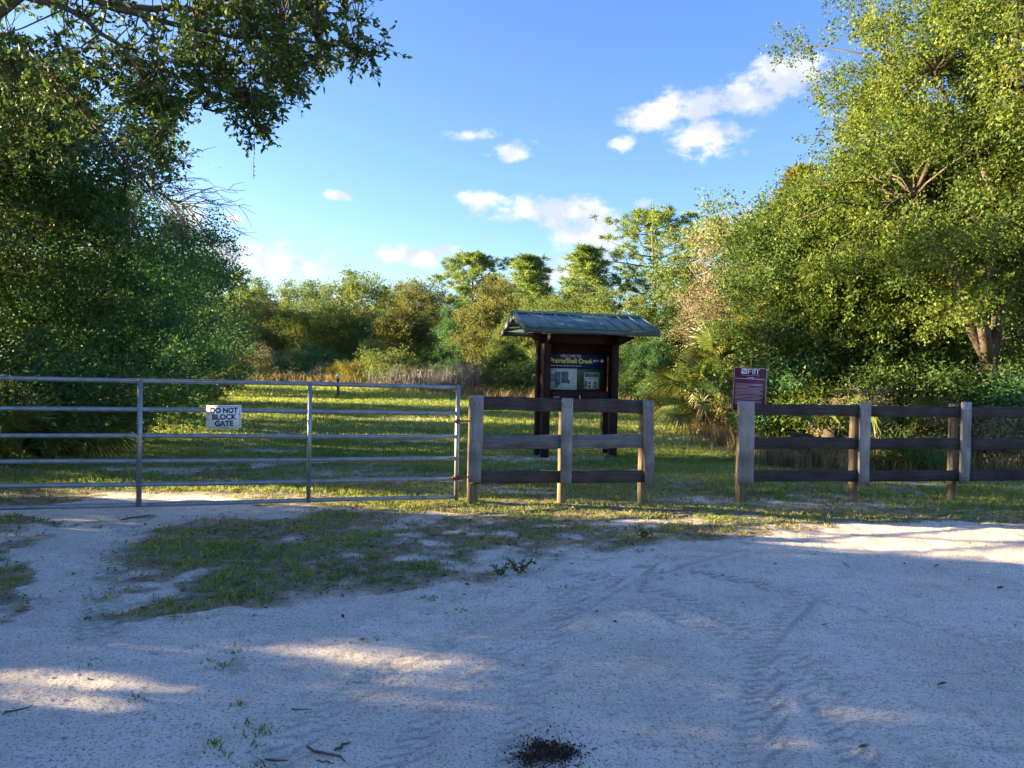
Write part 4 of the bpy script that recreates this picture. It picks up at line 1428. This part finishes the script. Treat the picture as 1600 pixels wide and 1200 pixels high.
def build_ground_bits():
    g = np.random.RandomState(8)
    # shell grit and pebbles on the lot
    n = 9000
    Y = 2.7 + 6.0 * g.uniform(0, 1, n) ** 1.4
    X = g.uniform(-1, 1, n) * (Y * .72 + .3)
    dens = fbm(X * 1.4, Y * 1.4, 101, 3)
    k = (g.uniform(0, 1, n) < sstep(.36, .66, dens)) & (grassy(X, Y) < .5)
    X, Y = X[k], Y[k]
    r_ = .0025 + .008 * g.uniform(0, 1, len(X)) ** 6
    Z = height(X, Y) + r_ * .2
    o6 = np.array([(1, 0, 0), (-1, 0, 0), (0, 1, 0), (0, -1, 0), (0, 0, 1), (0, 0, -1)], float)
    tri = np.array([(0, 2, 4), (2, 1, 4), (1, 3, 4), (3, 0, 4), (2, 0, 5), (1, 2, 5), (3, 1, 5), (0, 3, 5)])
    sc = g.uniform(.5, 1.3, (len(X), 6, 3)) * np.array([1.2, 1.0, .65])
    V = (o6[None] * sc * r_[:, None, None] + np.c_[X, Y, Z][:, None]).reshape(-1, 3)
    T = (np.arange(len(X))[:, None, None] * 6 + tri[None]).reshape(-1, 3)
    t = np.repeat(np.where(g.uniform(0, 1, len(X)) < .5, g.uniform(.75, 1, len(X)), g.uniform(.25, .7, len(X))), 6)
    tag(link('gravel', mesh_np('gravel', V, T, True, {'tint': t}), M['pebble']), 'shell grit and small stones strewn over the sand lot', 'gravel', kind='stuff')
    # leaf litter in the weeds by the gate
    n = 16000
    X, Y = g.uniform(-6, 7.5, n), g.uniform(4.6, 11, n)
    d = grassy(X, Y)
    k = g.uniform(0, 1, n) < np.clip(d * 1.5, .014, .9) * (.4 + .8 * (fbm(X, Y, 111, 3) > .45))
    X, Y = X[k], Y[k]
    P = np.c_[X, Y, height(X, Y) + .012]
    a = g.uniform(0, 6.28, len(X))
    D = unit(np.c_[np.cos(a), np.sin(a), g.normal(0, .25, len(X))])
    V, Q, t = leaves(P, D, .042 * g.uniform(.6, 1.3, len(X)), .45, g, 1.6)
    tag(link('leaf_litter', mesh_np('leaf_litter', V, Q, False, {'tint': t}), M['litter']), 'brown fallen oak leaves among the weeds by the gate', 'leaf litter', kind='stuff')
    # dark burnt spot at the near edge of the lot
    c = G(850, 1182)
    n = 2600
    blob = g.randint(0, 5, n)
    bx = np.array([0, .05, -.06, .09, -.02])[blob]
    by = np.array([0, .04, -.03, .01, .06])[blob]
    rr = np.abs(g.normal(0, .04, n)) * g.choice([1, 1, 1, 2.2], n)
    a = g.uniform(0, 6.28, n)
    X, Y = c[0] + bx + rr * np.cos(a) * 1.1, c[1] + by + rr * np.sin(a) * 1.3
    r_ = .0022 + .003 * g.uniform(0, 1, n)
    Z = height(X, Y) + r_ * .4 + .012 * np.exp(-(rr / .07) ** 2) * g.uniform(0, 1, n)
    sc = g.uniform(.5, 1.3, (n, 6, 3))
    V = (o6[None] * sc * r_[:, None, None] + np.c_[X, Y, Z][:, None]).reshape(-1, 3)
    T = (np.arange(n)[:, None, None] * 6 + tri[None]).reshape(-1, 3)
    tag(link('dark_soil', mesh_np('dark_soil', V, T, False, {'tint': np.repeat(g.uniform(0, 1, n) ** 1.5, 6)}), M['dark_soil']), 'dark crumbly patch of soil on the sand at the bottom edge', 'soil', kind='stuff')
    # single sticks and leaves one can pick out
    sticks = [((480, 1168), (543, 1194), .008, 'longest dark stick on the sand, left of the dark soil patch'), ((527, 1176), (546, 1162), .009, 'short thick stick beside the longest one'),
              ((412, 1183), (450, 1187), .007, 'stick on the sand left of the longest one'), ((494, 1188), (522, 1196), .005, 'thin stick below the longest one'),
              ((454, 1109), (486, 1110), .004, 'thin straight twig on the sand below the sunlit patch'), ((0, 1117), (55, 1102), .006, 'stick at the left picture edge on the sand'),
              ((1318, 882), (1326, 888), .006, 'curled twig on the sand in front of the right fence'), ((190, 812), (240, 806), .012, 'flat stick on the bare ground under the gate')]
    for a, b, r_, lab in sticks:
        p0, p1 = G(*a), G(*b)
        s = np.linspace(0, 1, 6)[:, None]
        p = p0 * (1 - s) + p1 * s + g.normal(0, .006, (6, 3))
        p[:, 2] = height(p[:, 0], p[:, 1]) + r_ * .8
        r_ *= .7
        mb = MB().tube(p - p0, np.array([.7, 1, .95, .9, .75, .4]) * r_, 6)
        tag(mb.build('fallen_stick', M['twig'], None, True, p0), lab, 'stick', 'sticks lying on the lot')
    for (px, py, L_, lab) in [(1463, 1071, .055, 'reddish brown leaf on the sand at the lower right'), (1557, 919, .06, 'brown leaf on the sand at the right edge'), (1458, 888, .06, 'brown leaf on the sand below the right fence'),
                              (1340, 1172, .05, 'pale brown leaf in the lower right corner sunlit patch'), (1282, 975, .05, 'small dark leaf in the middle of the lot at the right'), (559, 1007, .05, 'olive leaf lump at the top of the sunlit sand patch')]:
        p = G(px, py)
        V, Q, t = leaves(np.array([[0, 0, .008], [.004, .003, .012]]), unit(np.array([[.9, .2, .15], [.8, -.3, .3]])), L_, .5, g, 2.5, np.array([.5, .35]))
        tag(link('fallen_leaf', mesh_np('fallen_leaf', V, Q, False, {'tint': t}), M['litter'], None, p), lab, 'leaf', 'single leaves lying on the lot')


build_ground_bits()


def build_weeds():
    g = np.random.RandomState(14)
    for px, py, s_, lab in [(812, 897, 1.0, 'dark leafy weed on the sand edge below the first fence post'), (782, 900, .7, 'small leafy weed left of the dark leafy one'), (1005, 842, .8, 'leafy weed on the grass edge below the third fence post')]:
        c = G(px, py)
        root = empty('weed', c)
        mb = MB()
        P, D = [], []
        for k in range(9):
            a = k * .7 + g.uniform(-.2, .2)
            e = np.array([math.cos(a) * .09, math.sin(a) * .09, g.uniform(.05, .11)]) * s_
            mb.tube(np.array([[0, 0, -.01], e * .55 + (0, 0, .012), e]), [.003, .0025, .0015], 4)
            for q in np.linspace(.3, 1, 6):
                P.append(e * q)
                D.append(unit(e / np.linalg.norm(e) + g.normal(0, .7, 3)))
        mb.build('stem', M['twig'], root)
        V, Q, t = leaves(np.array(P), np.array(D), .045 * s_, .5, g, .8, g.uniform(.2, .6, len(P)))
        link('foliage', mesh_np('foliage', V, Q, False, {'tint': t}), M['oak_leaf'], root)
        tag(root, lab, 'weed', 'leafy weeds at the sand edge')


build_weeds()


# ------------------------------------------------------------------ the metal gate and its sign
GA = np.array([at(714, 700, 8.85)[0], 8.85])                    # hinge end
GB = np.array([-5.45, 7.31])
g_dir = (GB - GA) / np.linalg.norm(GB - GA)
g_len = np.linalg.norm(GB - GA)
g_rz = math.atan2(-g_dir[1], -g_dir[0])                         # local +x runs from the far (left) end to the hinge


def build_gate():
    root = empty('metal_gate', (GA[0], GA[1], 0), g_rz)
    zs = [1.352, 1.055, .785, .53, .292, .083]
    rise = .035 / g_len

    def P(s, z, y=0):
        return np.array([-s, y, z + s * rise])
    for z in zs:
        n = 14
        s = np.linspace(.0, g_len, n)
        mb = MB().tube([P(q, z + .004 * math.sin(q * 1.3 + z * 4)) for q in s], .0235, 12)
        mb.build('rail', M['galvanised'], root, True)
    a = np.arange(12) * 2 * math.pi / 12
    MB().tube([P(0, zs[5] - .035), P(0, .6), P(0, zs[0] + .026)], .0255, 12).build('end_upright', M['galvanised'], root, True)
    MB().tube([P(g_len, zs[5] - .035), P(g_len, .6), P(g_len, zs[0] + .026)], .0255, 12).build('end_upright', M['galvanised'], root, True)
    for px in (483, 218):
        d = ray(px, 700)
        # where this column meets the gate plane
        t = (GA[0] * g_dir[1] - GA[1] * g_dir[0]) / (d[0] * g_dir[1] - d[1] * g_dir[0])
        s = np.linalg.norm(d[:2] * t - GA)
        for y0, y1 in ((-.033, -.0255), (.0255, .033)):
            mb = MB()
            mb.box((-s - .021, y0, zs[5] - .022 + s * rise), (-s + .021, y1, zs[0] + .012 + s * rise))
            mb.build('stay', M['galvanised'], root)
    # hinges: collar round the upright, bolt into the post
    for z in (.96, .31):
        mb = MB().tube([P(0, z - .025), P(0, z + .025)], .034, 12)
        mb.tube([P(-.02, z), P(-.10, z + .004), P(-.17, z)], .009, 8)
        mb.tube([P(.045, z - .012, -.03), P(.045, z + .012, -.03)], .016, 8)
        mb.build('hinge', M['rusty'], root, True)
    tag(root, 'galvanised tube farm gate with six rails across the track', 'gate')
    return root


gate = build_gate()


def text_mesh(s, size, width=None, bold=0.0, spacing=1.0):
    cu = bpy.data.curves.new('lettering', 'FONT')
    cu.body = s
    cu.size = size
    cu.align_x = 'CENTER'
    cu.align_y = 'CENTER'
    cu.offset = bold
    cu.extrude = 0.0008
    cu.resolution_u = 3
    cu.space_character = spacing
    o = bpy.data.objects.new('lettering', cu)
    col.objects.link(o)
    bpy.context.view_layer.update()
    dg = bpy.context.evaluated_depsgraph_get()
    me = bpy.data.meshes.new_from_object(o.evaluated_get(dg))
    bpy.data.objects.remove(o)
    if width:
        xs = [v.co.x for v in me.vertices]
        k = width / (max(xs) - min(xs))
        for v in me.vertices:
            v.co.x *= k
    return me


def panel(parent, name, mat, x0, x1, z0, z1, y, t=.003):
    return MB().box((x0, y - t, z0), (x1, y, z1)).build(name, mat, parent)


def lettering(parent, s, size, x, z, y, mat, width=None, bold=0.0, name='lettering'):
    me = text_mesh(s, size, width, bold)
    return link(name, me, mat, parent, (x, y, z), (R(90), 0, 0))


def build_gate_sign():
    d = ray(354, 651)
    t = (GA[0] * g_dir[1] - GA[1] * g_dir[0]) / (d[0] * g_dir[1] - d[1] * g_dir[0])
    p = np.array([0, 0, CAM_H]) + d * t
    w, h = .345, .245
    root = empty('gate_sign', (p[0] + .036 * g_dir[1], p[1] - .036 * -g_dir[0] * 0 - .037, p[2] - h / 2), g_rz)
    root.rotation_euler = (0, R(-.8), g_rz)
    panel(root, 'plate', M['sign_white'], -w / 2, w / 2, 0, h, 0, .004)
    b, e = .014, .003
    mb = MB()
    y = -.0045
    for x0, x1, z0, z1 in [(-w / 2 + b, w / 2 - b, b, b + e), (-w / 2 + b, w / 2 - b, h - b - e, h - b), (-w / 2 + b, -w / 2 + b + e, b + e, h - b - e), (w / 2 - b - e, w / 2 - b, b + e, h - b - e)]:
        mb.box((x0, y - .001, z0), (x1, y, z1))
    mb.build('border_line', M['sign_black'], root)
    for s, z, wd in (('DO NOT', h * .765, .272), ('BLOCK', h * .485, .245), ('GATE', h * .205, .185)):
        lettering(root, s, .077, 0, z, -.0055, M['sign_black'], wd, .0032)
    for x, z in ((-w / 2 + .026, h * .61), (w / 2 - .026, h * .62)):
        MB().tube([(x, -.004, z), (x, -.0085, z)], .006, 8).build('bolt', M['rusty'], root)
    tag(root, 'white sign lettered DO NOT BLOCK GATE on the gate rails', 'sign')


build_gate_sign()


# ------------------------------------------------------------------ board fences
def round_post(px, py, top_z, r_, root, rz, mat='wood_post'):
    pass


def fence(name, posts, rails, label, first_wide, matcycle, seed):
    """posts: (px, foot py, depth, board width, lean, kind); rails: (z at first post, z at last post, height)"""
    p0 = at(posts[0][0], 700, posts[0][2])
    p1 = at(posts[-1][0], 700, posts[-1][2])
    A, B = p0[:2], p1[:2]
    rz = math.atan2(B[1] - A[1], B[0] - A[0])
    root = empty(name, (A[0], A[1], gz(A[0], A[1])), rz)
    ca, sa = math.cos(rz), math.sin(rz)

    def loc(w):
        dx, dy = w[0] - A[0], w[1] - A[1]
        return dx * ca + dy * sa, -dx * sa + dy * ca
    X = []
    for k, (px, top_py, Y, bw, lean, off, pr, square) in enumerate(posts):
        w = at(px, 700, Y)
        x, y = loc(w)
        X.append(x)
        ztop = at(px, top_py, Y)[2]
        zb = .255
        # post behind, set in the ground
        mb = MB()
        zz = np.linspace(-.3, ztop - .03, 9)
        if square:
            mb.plank((x + off, .075, -.3), (x + off, .075, ztop - .02), .145, .13, .008, 9, .001, seed + k, up=(0, 1, 0))
        else:
            g = np.random.RandomState(seed + k)
            mb.tube(np.c_[x + off + g.normal(0, .002, 9), np.full(9, .085), zz], pr * g.uniform(.97, 1.04, 9), 12)
        mb.build('post', M['wood_post'], root, not square)
        # face board
        MB().plank((x + lean, -.062, zb), (x, -.062, ztop), bw, .042, .005, 12, .0012, seed + 20 + k, up=(1, 0, 0)).build('face_board', M['wood_board'], root)
        for zz_ in (zb + .08, .74, ztop - .1):
            for dx in (-bw * .22, bw * .2):
                MB().tube([(x + dx + lean * (1 - (zz_ - zb) / (ztop - zb)), -.083, zz_), (x + dx + lean * (1 - (zz_ - zb) / (ztop - zb)), -.0855, zz_)], .007, 6).build('nail_head', M['rusty'], root)
    q = 0
    for za, zb_, h, mats in rails:
        for k in range(len(X) - 1):
            f0, f1 = X[k] / X[-1], X[k + 1] / X[-1]
            z0, z1 = za + (zb_ - za) * f0, za + (zb_ - za) * f1
            x0, x1 = X[k] - (.06 if k == 0 else -.002), X[k + 1] + (.05 if k == len(X) - 2 else -.002)
            MB().plank((x0, -.018, z0), (x1, -.018, z1), h, .038, .004, 12, .0026, seed + 50 + q, up=(0, 0, 1)).build('rail', M[mats], root)
            q += 1
    tag(root, label, 'fence')
    return root


fence('board_fence', [(744, 618, 8.92, .148, -.012, -.03, .065, True), (884, 622, 8.98, .132, .0, -.028, .052, False), (1009, 625.5, 9.04, .120, .045, -.02, .05, False)],
      [(1.17, 1.15, .155, 'wood_rail'), (.72, .757, .160, 'wood_rail_grey'), (.302, .345, .145, 'wood_rail')],
      'short grey-brown board fence with three posts beside the gate', True, None, 100)
fence('board_fence', [(1161, 626, 9.34, .195, .012, .015, .058, False), (1341, 627, 9.62, .135, .0, -.05, .056, False), (1499, 627, 9.78, .125, .0, -.06, .056, False), (1668, 629, 9.95, .125, 0, -.05, .056, False)],
      [(1.145, 1.16, .135, 'wood_rail_dark'), (.74, .755, .14, 'wood_rail_dark'), (.335, .36, .135, 'wood_rail_dark')],
      'long dark three-rail board fence on the right with grey posts', True, None, 200)


# ------------------------------------------------------------------ maroon notice sign behind the right fence
def build_notice():
    Y = 9.62
    w, h = .425, .56
    a = at(1168, 574, Y)
    root = empty('notice_sign', (a[0], Y, gz(a[0], Y)), R(2))
    root.rotation_euler = (0, R(1.4), R(2))
    zt = a[2] - gz(a[0], Y)
    zb = zt - h
    mb = MB()
    mb.box((-.03, .006, -.3), (.03, .012, zt - .03))
    mb.box((-.03, .012, -.3), (-.024, .03, zt - .03))
    mb.box((.024, .012, -.3), (.03, .03, zt - .03))
    mb.build('channel_post', M['galvanised'], root)
    panel(root, 'plate', M['maroon'], -w / 2, w / 2, zb, zt, .005, .004)
    b, e, y = .006, .004, .0
    for x0, x1, z0, z1 in [(-w / 2 + b, w / 2 - b, zb + b, zb + b + e), (-w / 2 + b, w / 2 - b, zt - b - e, zt - b), (-w / 2 + b, -w / 2 + b + e, zb + b + e, zt - b - e), (w / 2 - b - e, w / 2 - b, zb + b + e, zt - b - e)]:
        panel(root, 'border_line', M['print_white'], x0, x1, z0, z1, y, .001)
    # emblem: white block with a dark wing shape, then heavy letter strokes
    lx, lz = -.115, zt - .085
    mb = MB()
    mb.box((lx, y - .001, lz), (lx + .072, y, lz + .07))
    mb.build('emblem', M['print_white'], root)
    V = [(lx + .01, y - .002, lz + .056), (lx + .035, y - .002, lz + .05), (lx + .071, y - .002, lz + .024), (lx + .05, y - .002, lz + .027), (lx + .03, y - .002, lz + .036)]
    MB().add(V, None, [(0, 1, 4), (1, 2, 3), (1, 3, 4)]).build('emblem_wing', M['maroon'], root)
    mb = MB()
    q = lx + .08
    for x0, x1, z0, z1 in [(0, .014, 0, .07), (.014, .05, .056, .07), (.014, .042, .028, .041), (.058, .072, 0, .07), (.082, .096, 0, .07), (.096, .118, .056, .07), (.118, .132, 0, .062), (.142, .152, .055, .07)]:
        mb.box((q + x0, y - .001, lz + z0), (q + x1, y, lz + z1))
    mb.build('emblem_letters', M['print_white'], root)
    panel(root, 'rule_line', M['print_pink'], -.115, .12, zt - .103, zt - .097, y, .001)
    panel(root, 'rule_line', M['print_white'], -.04, .045, zt - .132, zt - .124, y, .001)
    panel(root, 'rule_line', M['print_white'], -w / 2 + .022, w / 2 - .03, zt - .146, zt - .140, y, .001)
    g = np.random.RandomState(4)
    z = zt - .205
    for k in range(15):                       # lines of print too small to read
        x1 = w / 2 - .035 - (g.uniform(0, .22) if k % 3 == 2 else g.uniform(0, .02))
        panel(root, 'print_line', M['print_pink'], -w / 2 + .03, x1, z - .008, z, y, .001)
        z -= .0165 if k % 4 != 3 else .022
    for zz in (zt - .02, zb + .03):
        MB().tube([(0, y - .001, zz), (0, y - .005, zz)], .006, 8).build('bolt', M['galvanised'], root)
    tag(root, 'maroon notice sign with white print behind the first right fence post', 'sign')


build_notice()


# ------------------------------------------------------------------ the kiosk
def build_kiosk():
    x, y = 1.20, 14.28
    root = empty('information_kiosk', (x, y, gz(x, y)), R(15))
    zt, zb = 2.22, 1.06
    hw, hd = .66, .20
    for sx in (-1, 1):
        for sy in (-1, 1):
            MB().plank((sx * hw, sy * hd, -.35), (sx * hw, sy * hd, zt + (.12 if sy > 0 else .1)), .135, .135, .008, 9, .001, 7 + sx + 3 * sy, up=(0, 1, 0)).build('post', M['kiosk_wood'], root)
        for k in range(5):                    # side boards
            z0 = zb + k * (zt - zb) / 5
            MB().box((sx * (hw + .005) - .012, -hd + .069, z0 + .003), (sx * (hw + .005) + .012, hd - .069, z0 + (zt - zb) / 5 - .003)).build('side_board', M['kiosk_wood'], root)
        # brackets under the eaves
        for sy in (-1, 1):
            xx = sx * hw
            y0 = sy * (hd + .068)
            y1 = sy * (hd + .42)
            V = [(xx - .05, y0, zt - .16), (xx + .05, y0, zt - .16), (xx - .05, y0, zt + .09), (xx + .05, y0, zt + .09), (xx - .05, y1, zt + .03), (xx + .05, y1, zt + .03), (xx - .05, y1, zt - .02), (xx + .05, y1, zt - .02)]
            MB().add(V, [(0, 1, 7, 6), (2, 4, 5, 3), (0, 2, 3, 1), (6, 7, 5, 4), (0, 6, 4, 2), (1, 3, 5, 7)]).build('bracket', M['kiosk_wood'], root)
        xx = sx * (hw + .068)
        x1 = sx * (hw + .36)
        V = [(xx, -.26, zt - .16), (xx, -.16, zt - .16), (xx, -.26, zt + .02), (xx, -.16, zt + .02), (x1, -.26, zt + .02), (x1, -.16, zt + .02), (x1, -.26, zt - .03), (x1, -.16, zt - .03)]
        MB().add(V, [(0, 1, 7, 6), (2, 4, 5, 3), (0, 2, 3, 1), (6, 7, 5, 4), (0, 6, 4, 2), (1, 3, 5, 7)]).build('bracket', M['kiosk_wood'], root)
    MB().box((-hw + .07, .085, zb), (hw - .07, .11, zt)).build('back_board', M['kiosk_wood'], root)
    MB().plank((-hw + .066, -hd + .02, zb + .075), (hw - .066, -hd + .02, zb + .075), .15, .07, .006, 6, .001, 3).build('sill_board', M['kiosk_wood'], root)
    MB().plank((-hw + .066, -hd + .02, zt - .03), (hw - .066, -hd + .02, zt - .03), .22, .07, .006, 6, .001, 4).build('header_board', M['kiosk_wood'], root)
    # roof
    L2, run, ze, zr = 1.26, .86, zt + .085, zt + .39
    for sy in (-1, 1):
        th = .022
        V = [(-L2, sy * run, ze), (L2, sy * run, ze), (L2, 0, zr), (-L2, 0, zr), (-L2, sy * run, ze + th), (L2, sy * run, ze + th), (L2, 0, zr + th), (-L2, 0, zr + th)]
        MB().add(V, [(0, 1, 2, 3), (4, 7, 6, 5), (0, 4, 5, 1), (1, 5, 6, 2), (3, 2, 6, 7), (0, 3, 7, 4)]).build('roof_panel', M['roof_metal'], root)
        for k in range(11):
            xx = -L2 + .03 + k * (2 * L2 - .06) / 10
            mb = MB()
            pr = [(-.022, 0), (.022, 0), (.012, .024), (-.012, .024)]
            mb.sweep([(xx, sy * (run + .004), ze + th - .002), (xx, sy * .03, zr + th - .018)], pr)
            mb.build('roof_rib', M['roof_metal'], root)
        MB().box((-L2 + .02, sy * run - .03 if sy > 0 else sy * run - .004, ze - .085), (L2 - .02, sy * run + .004 if sy > 0 else sy * run + .03, ze - .003)).build('fascia', M['roof_trim'], root)
        for sx in (-1, 1):
            xa = sx * (L2 - .02)
            V = []
            for xq in (xa - .018, xa + .018):
                V += [(xq, sy * run, ze - .10), (xq, 0, zr - .10), (xq, 0, zr - .004), (xq, sy * run, ze - .004)]
            MB().add(V, [(0, 1, 2, 3), (4, 7, 6, 5), (0, 4, 5, 1), (1, 5, 6, 2), (2, 6, 7, 3), (3, 7, 4, 0)]).build('barge_board', M['barge'], root)
    V = []
    for xq in (-L2 - .01, L2 + .01):
        V += [(xq, -.12, zr - .035 + .024), (xq, 0, zr + .05), (xq, .12, zr - .035 + .024), (xq, 0, zr + .03)]
    MB().add(V, [(0, 1, 5, 4), (1, 2, 6, 5), (2, 3, 7, 6), (3, 0, 4, 7), (0, 3, 2, 1), (4, 5, 6, 7)]).build('ridge_cap', M['roof_metal'], root)
    for xq in (-.62, .62):
        V = [(xq - .01, -run + .05, ze - .01), (xq + .01, -run + .05, ze - .01), (xq - .01, run - .05, ze - .01), (xq + .01, run - .05, ze - .01), (xq - .01, 0, zr - .03), (xq + .01, 0, zr - .03)]
        MB().add(V, [(0, 2, 3, 1), (0, 1, 5, 4), (2, 4, 5, 3)], [(0, 4, 2), (1, 3, 5)]).build('gable_panel', M['kiosk_wood'], root)
    # the notice: header, map, flyer
    yb = .085
    x0, x1, z0, z1 = -.545, .575, 1.215, 1.885
    bd = panel(root, 'display_sheet', M['print_green'], x0, x1, z0, z1, yb - .002, .004)
    panel(bd, 'header_band', M['print_blue'], x0, x1, z1 - .27, z1, yb - .007, .002)
    lettering(bd, 'WELCOME TO', .075, -.10, z1 - .035, yb - .0105, M['print_white'], .40)
    lettering(bd, 'Prairie/Shell Creek', .125, -.085, z1 - .125, yb - .0105, M['print_yellow'], .84, .002)
    g = np.random.RandomState(2)
    xx = -.50
    while xx < .12:                           # the small address line, too small to read
        wd = g.uniform(.03, .08)
        panel(bd, 'print_line', M['print_map'], xx, xx + wd, z1 - .222, z1 - .207, yb - .0095, .001)
        xx += wd + .015
    panel(bd, 'emblem', M['print_white'], .355, .39, z1 - .135, z1 - .09, yb - .0095, .001)
    mb = MB()
    for k in range(4):
        mb.box((.398 + k * .018, yb - .0105, z1 - .135 + .01 * (k % 2)), (.408 + k * .018, yb - .0095, z1 - .09))
    mb.build('emblem_letters', M['print_map'], bd)
    a = np.linspace(0, 2 * math.pi, 15)[:-1]
    V = np.c_[.525 + .03 * np.cos(a), np.full(14, yb - .0098), z1 - .11 + .032 * np.sin(a)]
    MB().add(np.vstack([V, [[.525, yb - .0098, z1 - .11]]]), None, [(14, k, (k + 1) % 14) for k in range(14)]).build('round_seal', M['print_yellow'], bd)
    mp = panel(root, 'map_sheet', M['print_map'], x0 + .005, .03, z0 + .01, z1 - .265, yb - .0095, .002)
    for xa, xb, za, zb2 in [(-.56, -.40, .16, .30), (-.40, -.29, .10, .34), (-.40, -.33, .05, .12), (-.275, -.14, .13, .345), (-.14, -.11, .11, .19)]:
        panel(mp, 'map_area', M['print_mapdark'], xa, xb, z0 + za, z0 + zb2, yb - .012, .001)
    for k in range(6):
        panel(mp, 'print_line', M['print_mapdark'], -.055, -.01 - .012 * (k % 3), z0 + .08 + k * .045, z0 + .086 + k * .045, yb - .012, .001)
    fl = panel(root, 'flyer', M['print_paper'], .175, .475, z0 + .01, z0 + .34, yb - .0095, .002)
    panel(fl, 'flyer_head', M['print_mapdark'], .19, .46, z0 + .255, z0 + .325, yb - .012, .001)
    panel(fl, 'print_line', M['print_mapdark'], .25, .40, z0 + .222, z0 + .23, yb - .012, .001)
    panel(fl, 'flyer_picture', M['print_mapdark'], .188, .235, z0 + .06, z0 + .18, yb - .012, .001)
    for xa in (.26, .365):
        for za in (.055, .12):
            panel(fl, 'flyer_picture', M['print_mapdark'], xa, xa + .045, z0 + za, z0 + za + .05, yb - .012, .001)
    panel(fl, 'flyer_foot', M['print_green'], .175, .475, z0 + .012, z0 + .035, yb - .012, .001)
    panel(root, 'paper_strip', M['print_map'], -.52, -.40, zb + .03, zb + .042, -hd - .017, .001)
    panel(root, 'paper_strip', M['print_paper'], -.02, .0, zb + .0, zb + .07, -hd - .017, .001)
    tag(root, 'dark red timber notice kiosk with green ribbed metal roof', 'kiosk')


build_kiosk()


# ------------------------------------------------------------------ small trail marker far out on the lawn
def build_marker():
    o = base(528, 30)
    root = empty('trail_marker', o)
    MB().plank((0, 0, -.2), (0, 0, .78), .09, .09, .01, 5, .001, 1, up=(0, 1, 0)).build('post', M['dark_paint'], root)
    V = [(0, -.055, .68), (.09, -.055, .80), (0, -.055, .92), (-.09, -.055, .80), (0, -.047, .68), (.09, -.047, .80), (0, -.047, .92), (-.09, -.047, .80)]
    MB().add(V, [(0, 1, 2, 3), (7, 6, 5, 4), (0, 4, 5, 1), (1, 5, 6, 2), (2, 6, 7, 3), (3, 7, 4, 0)]).build('marker_plate', M['sign_white'], root)
    tag(root, 'dark trail marker post with white diamond on the far lawn', 'marker')


build_marker()
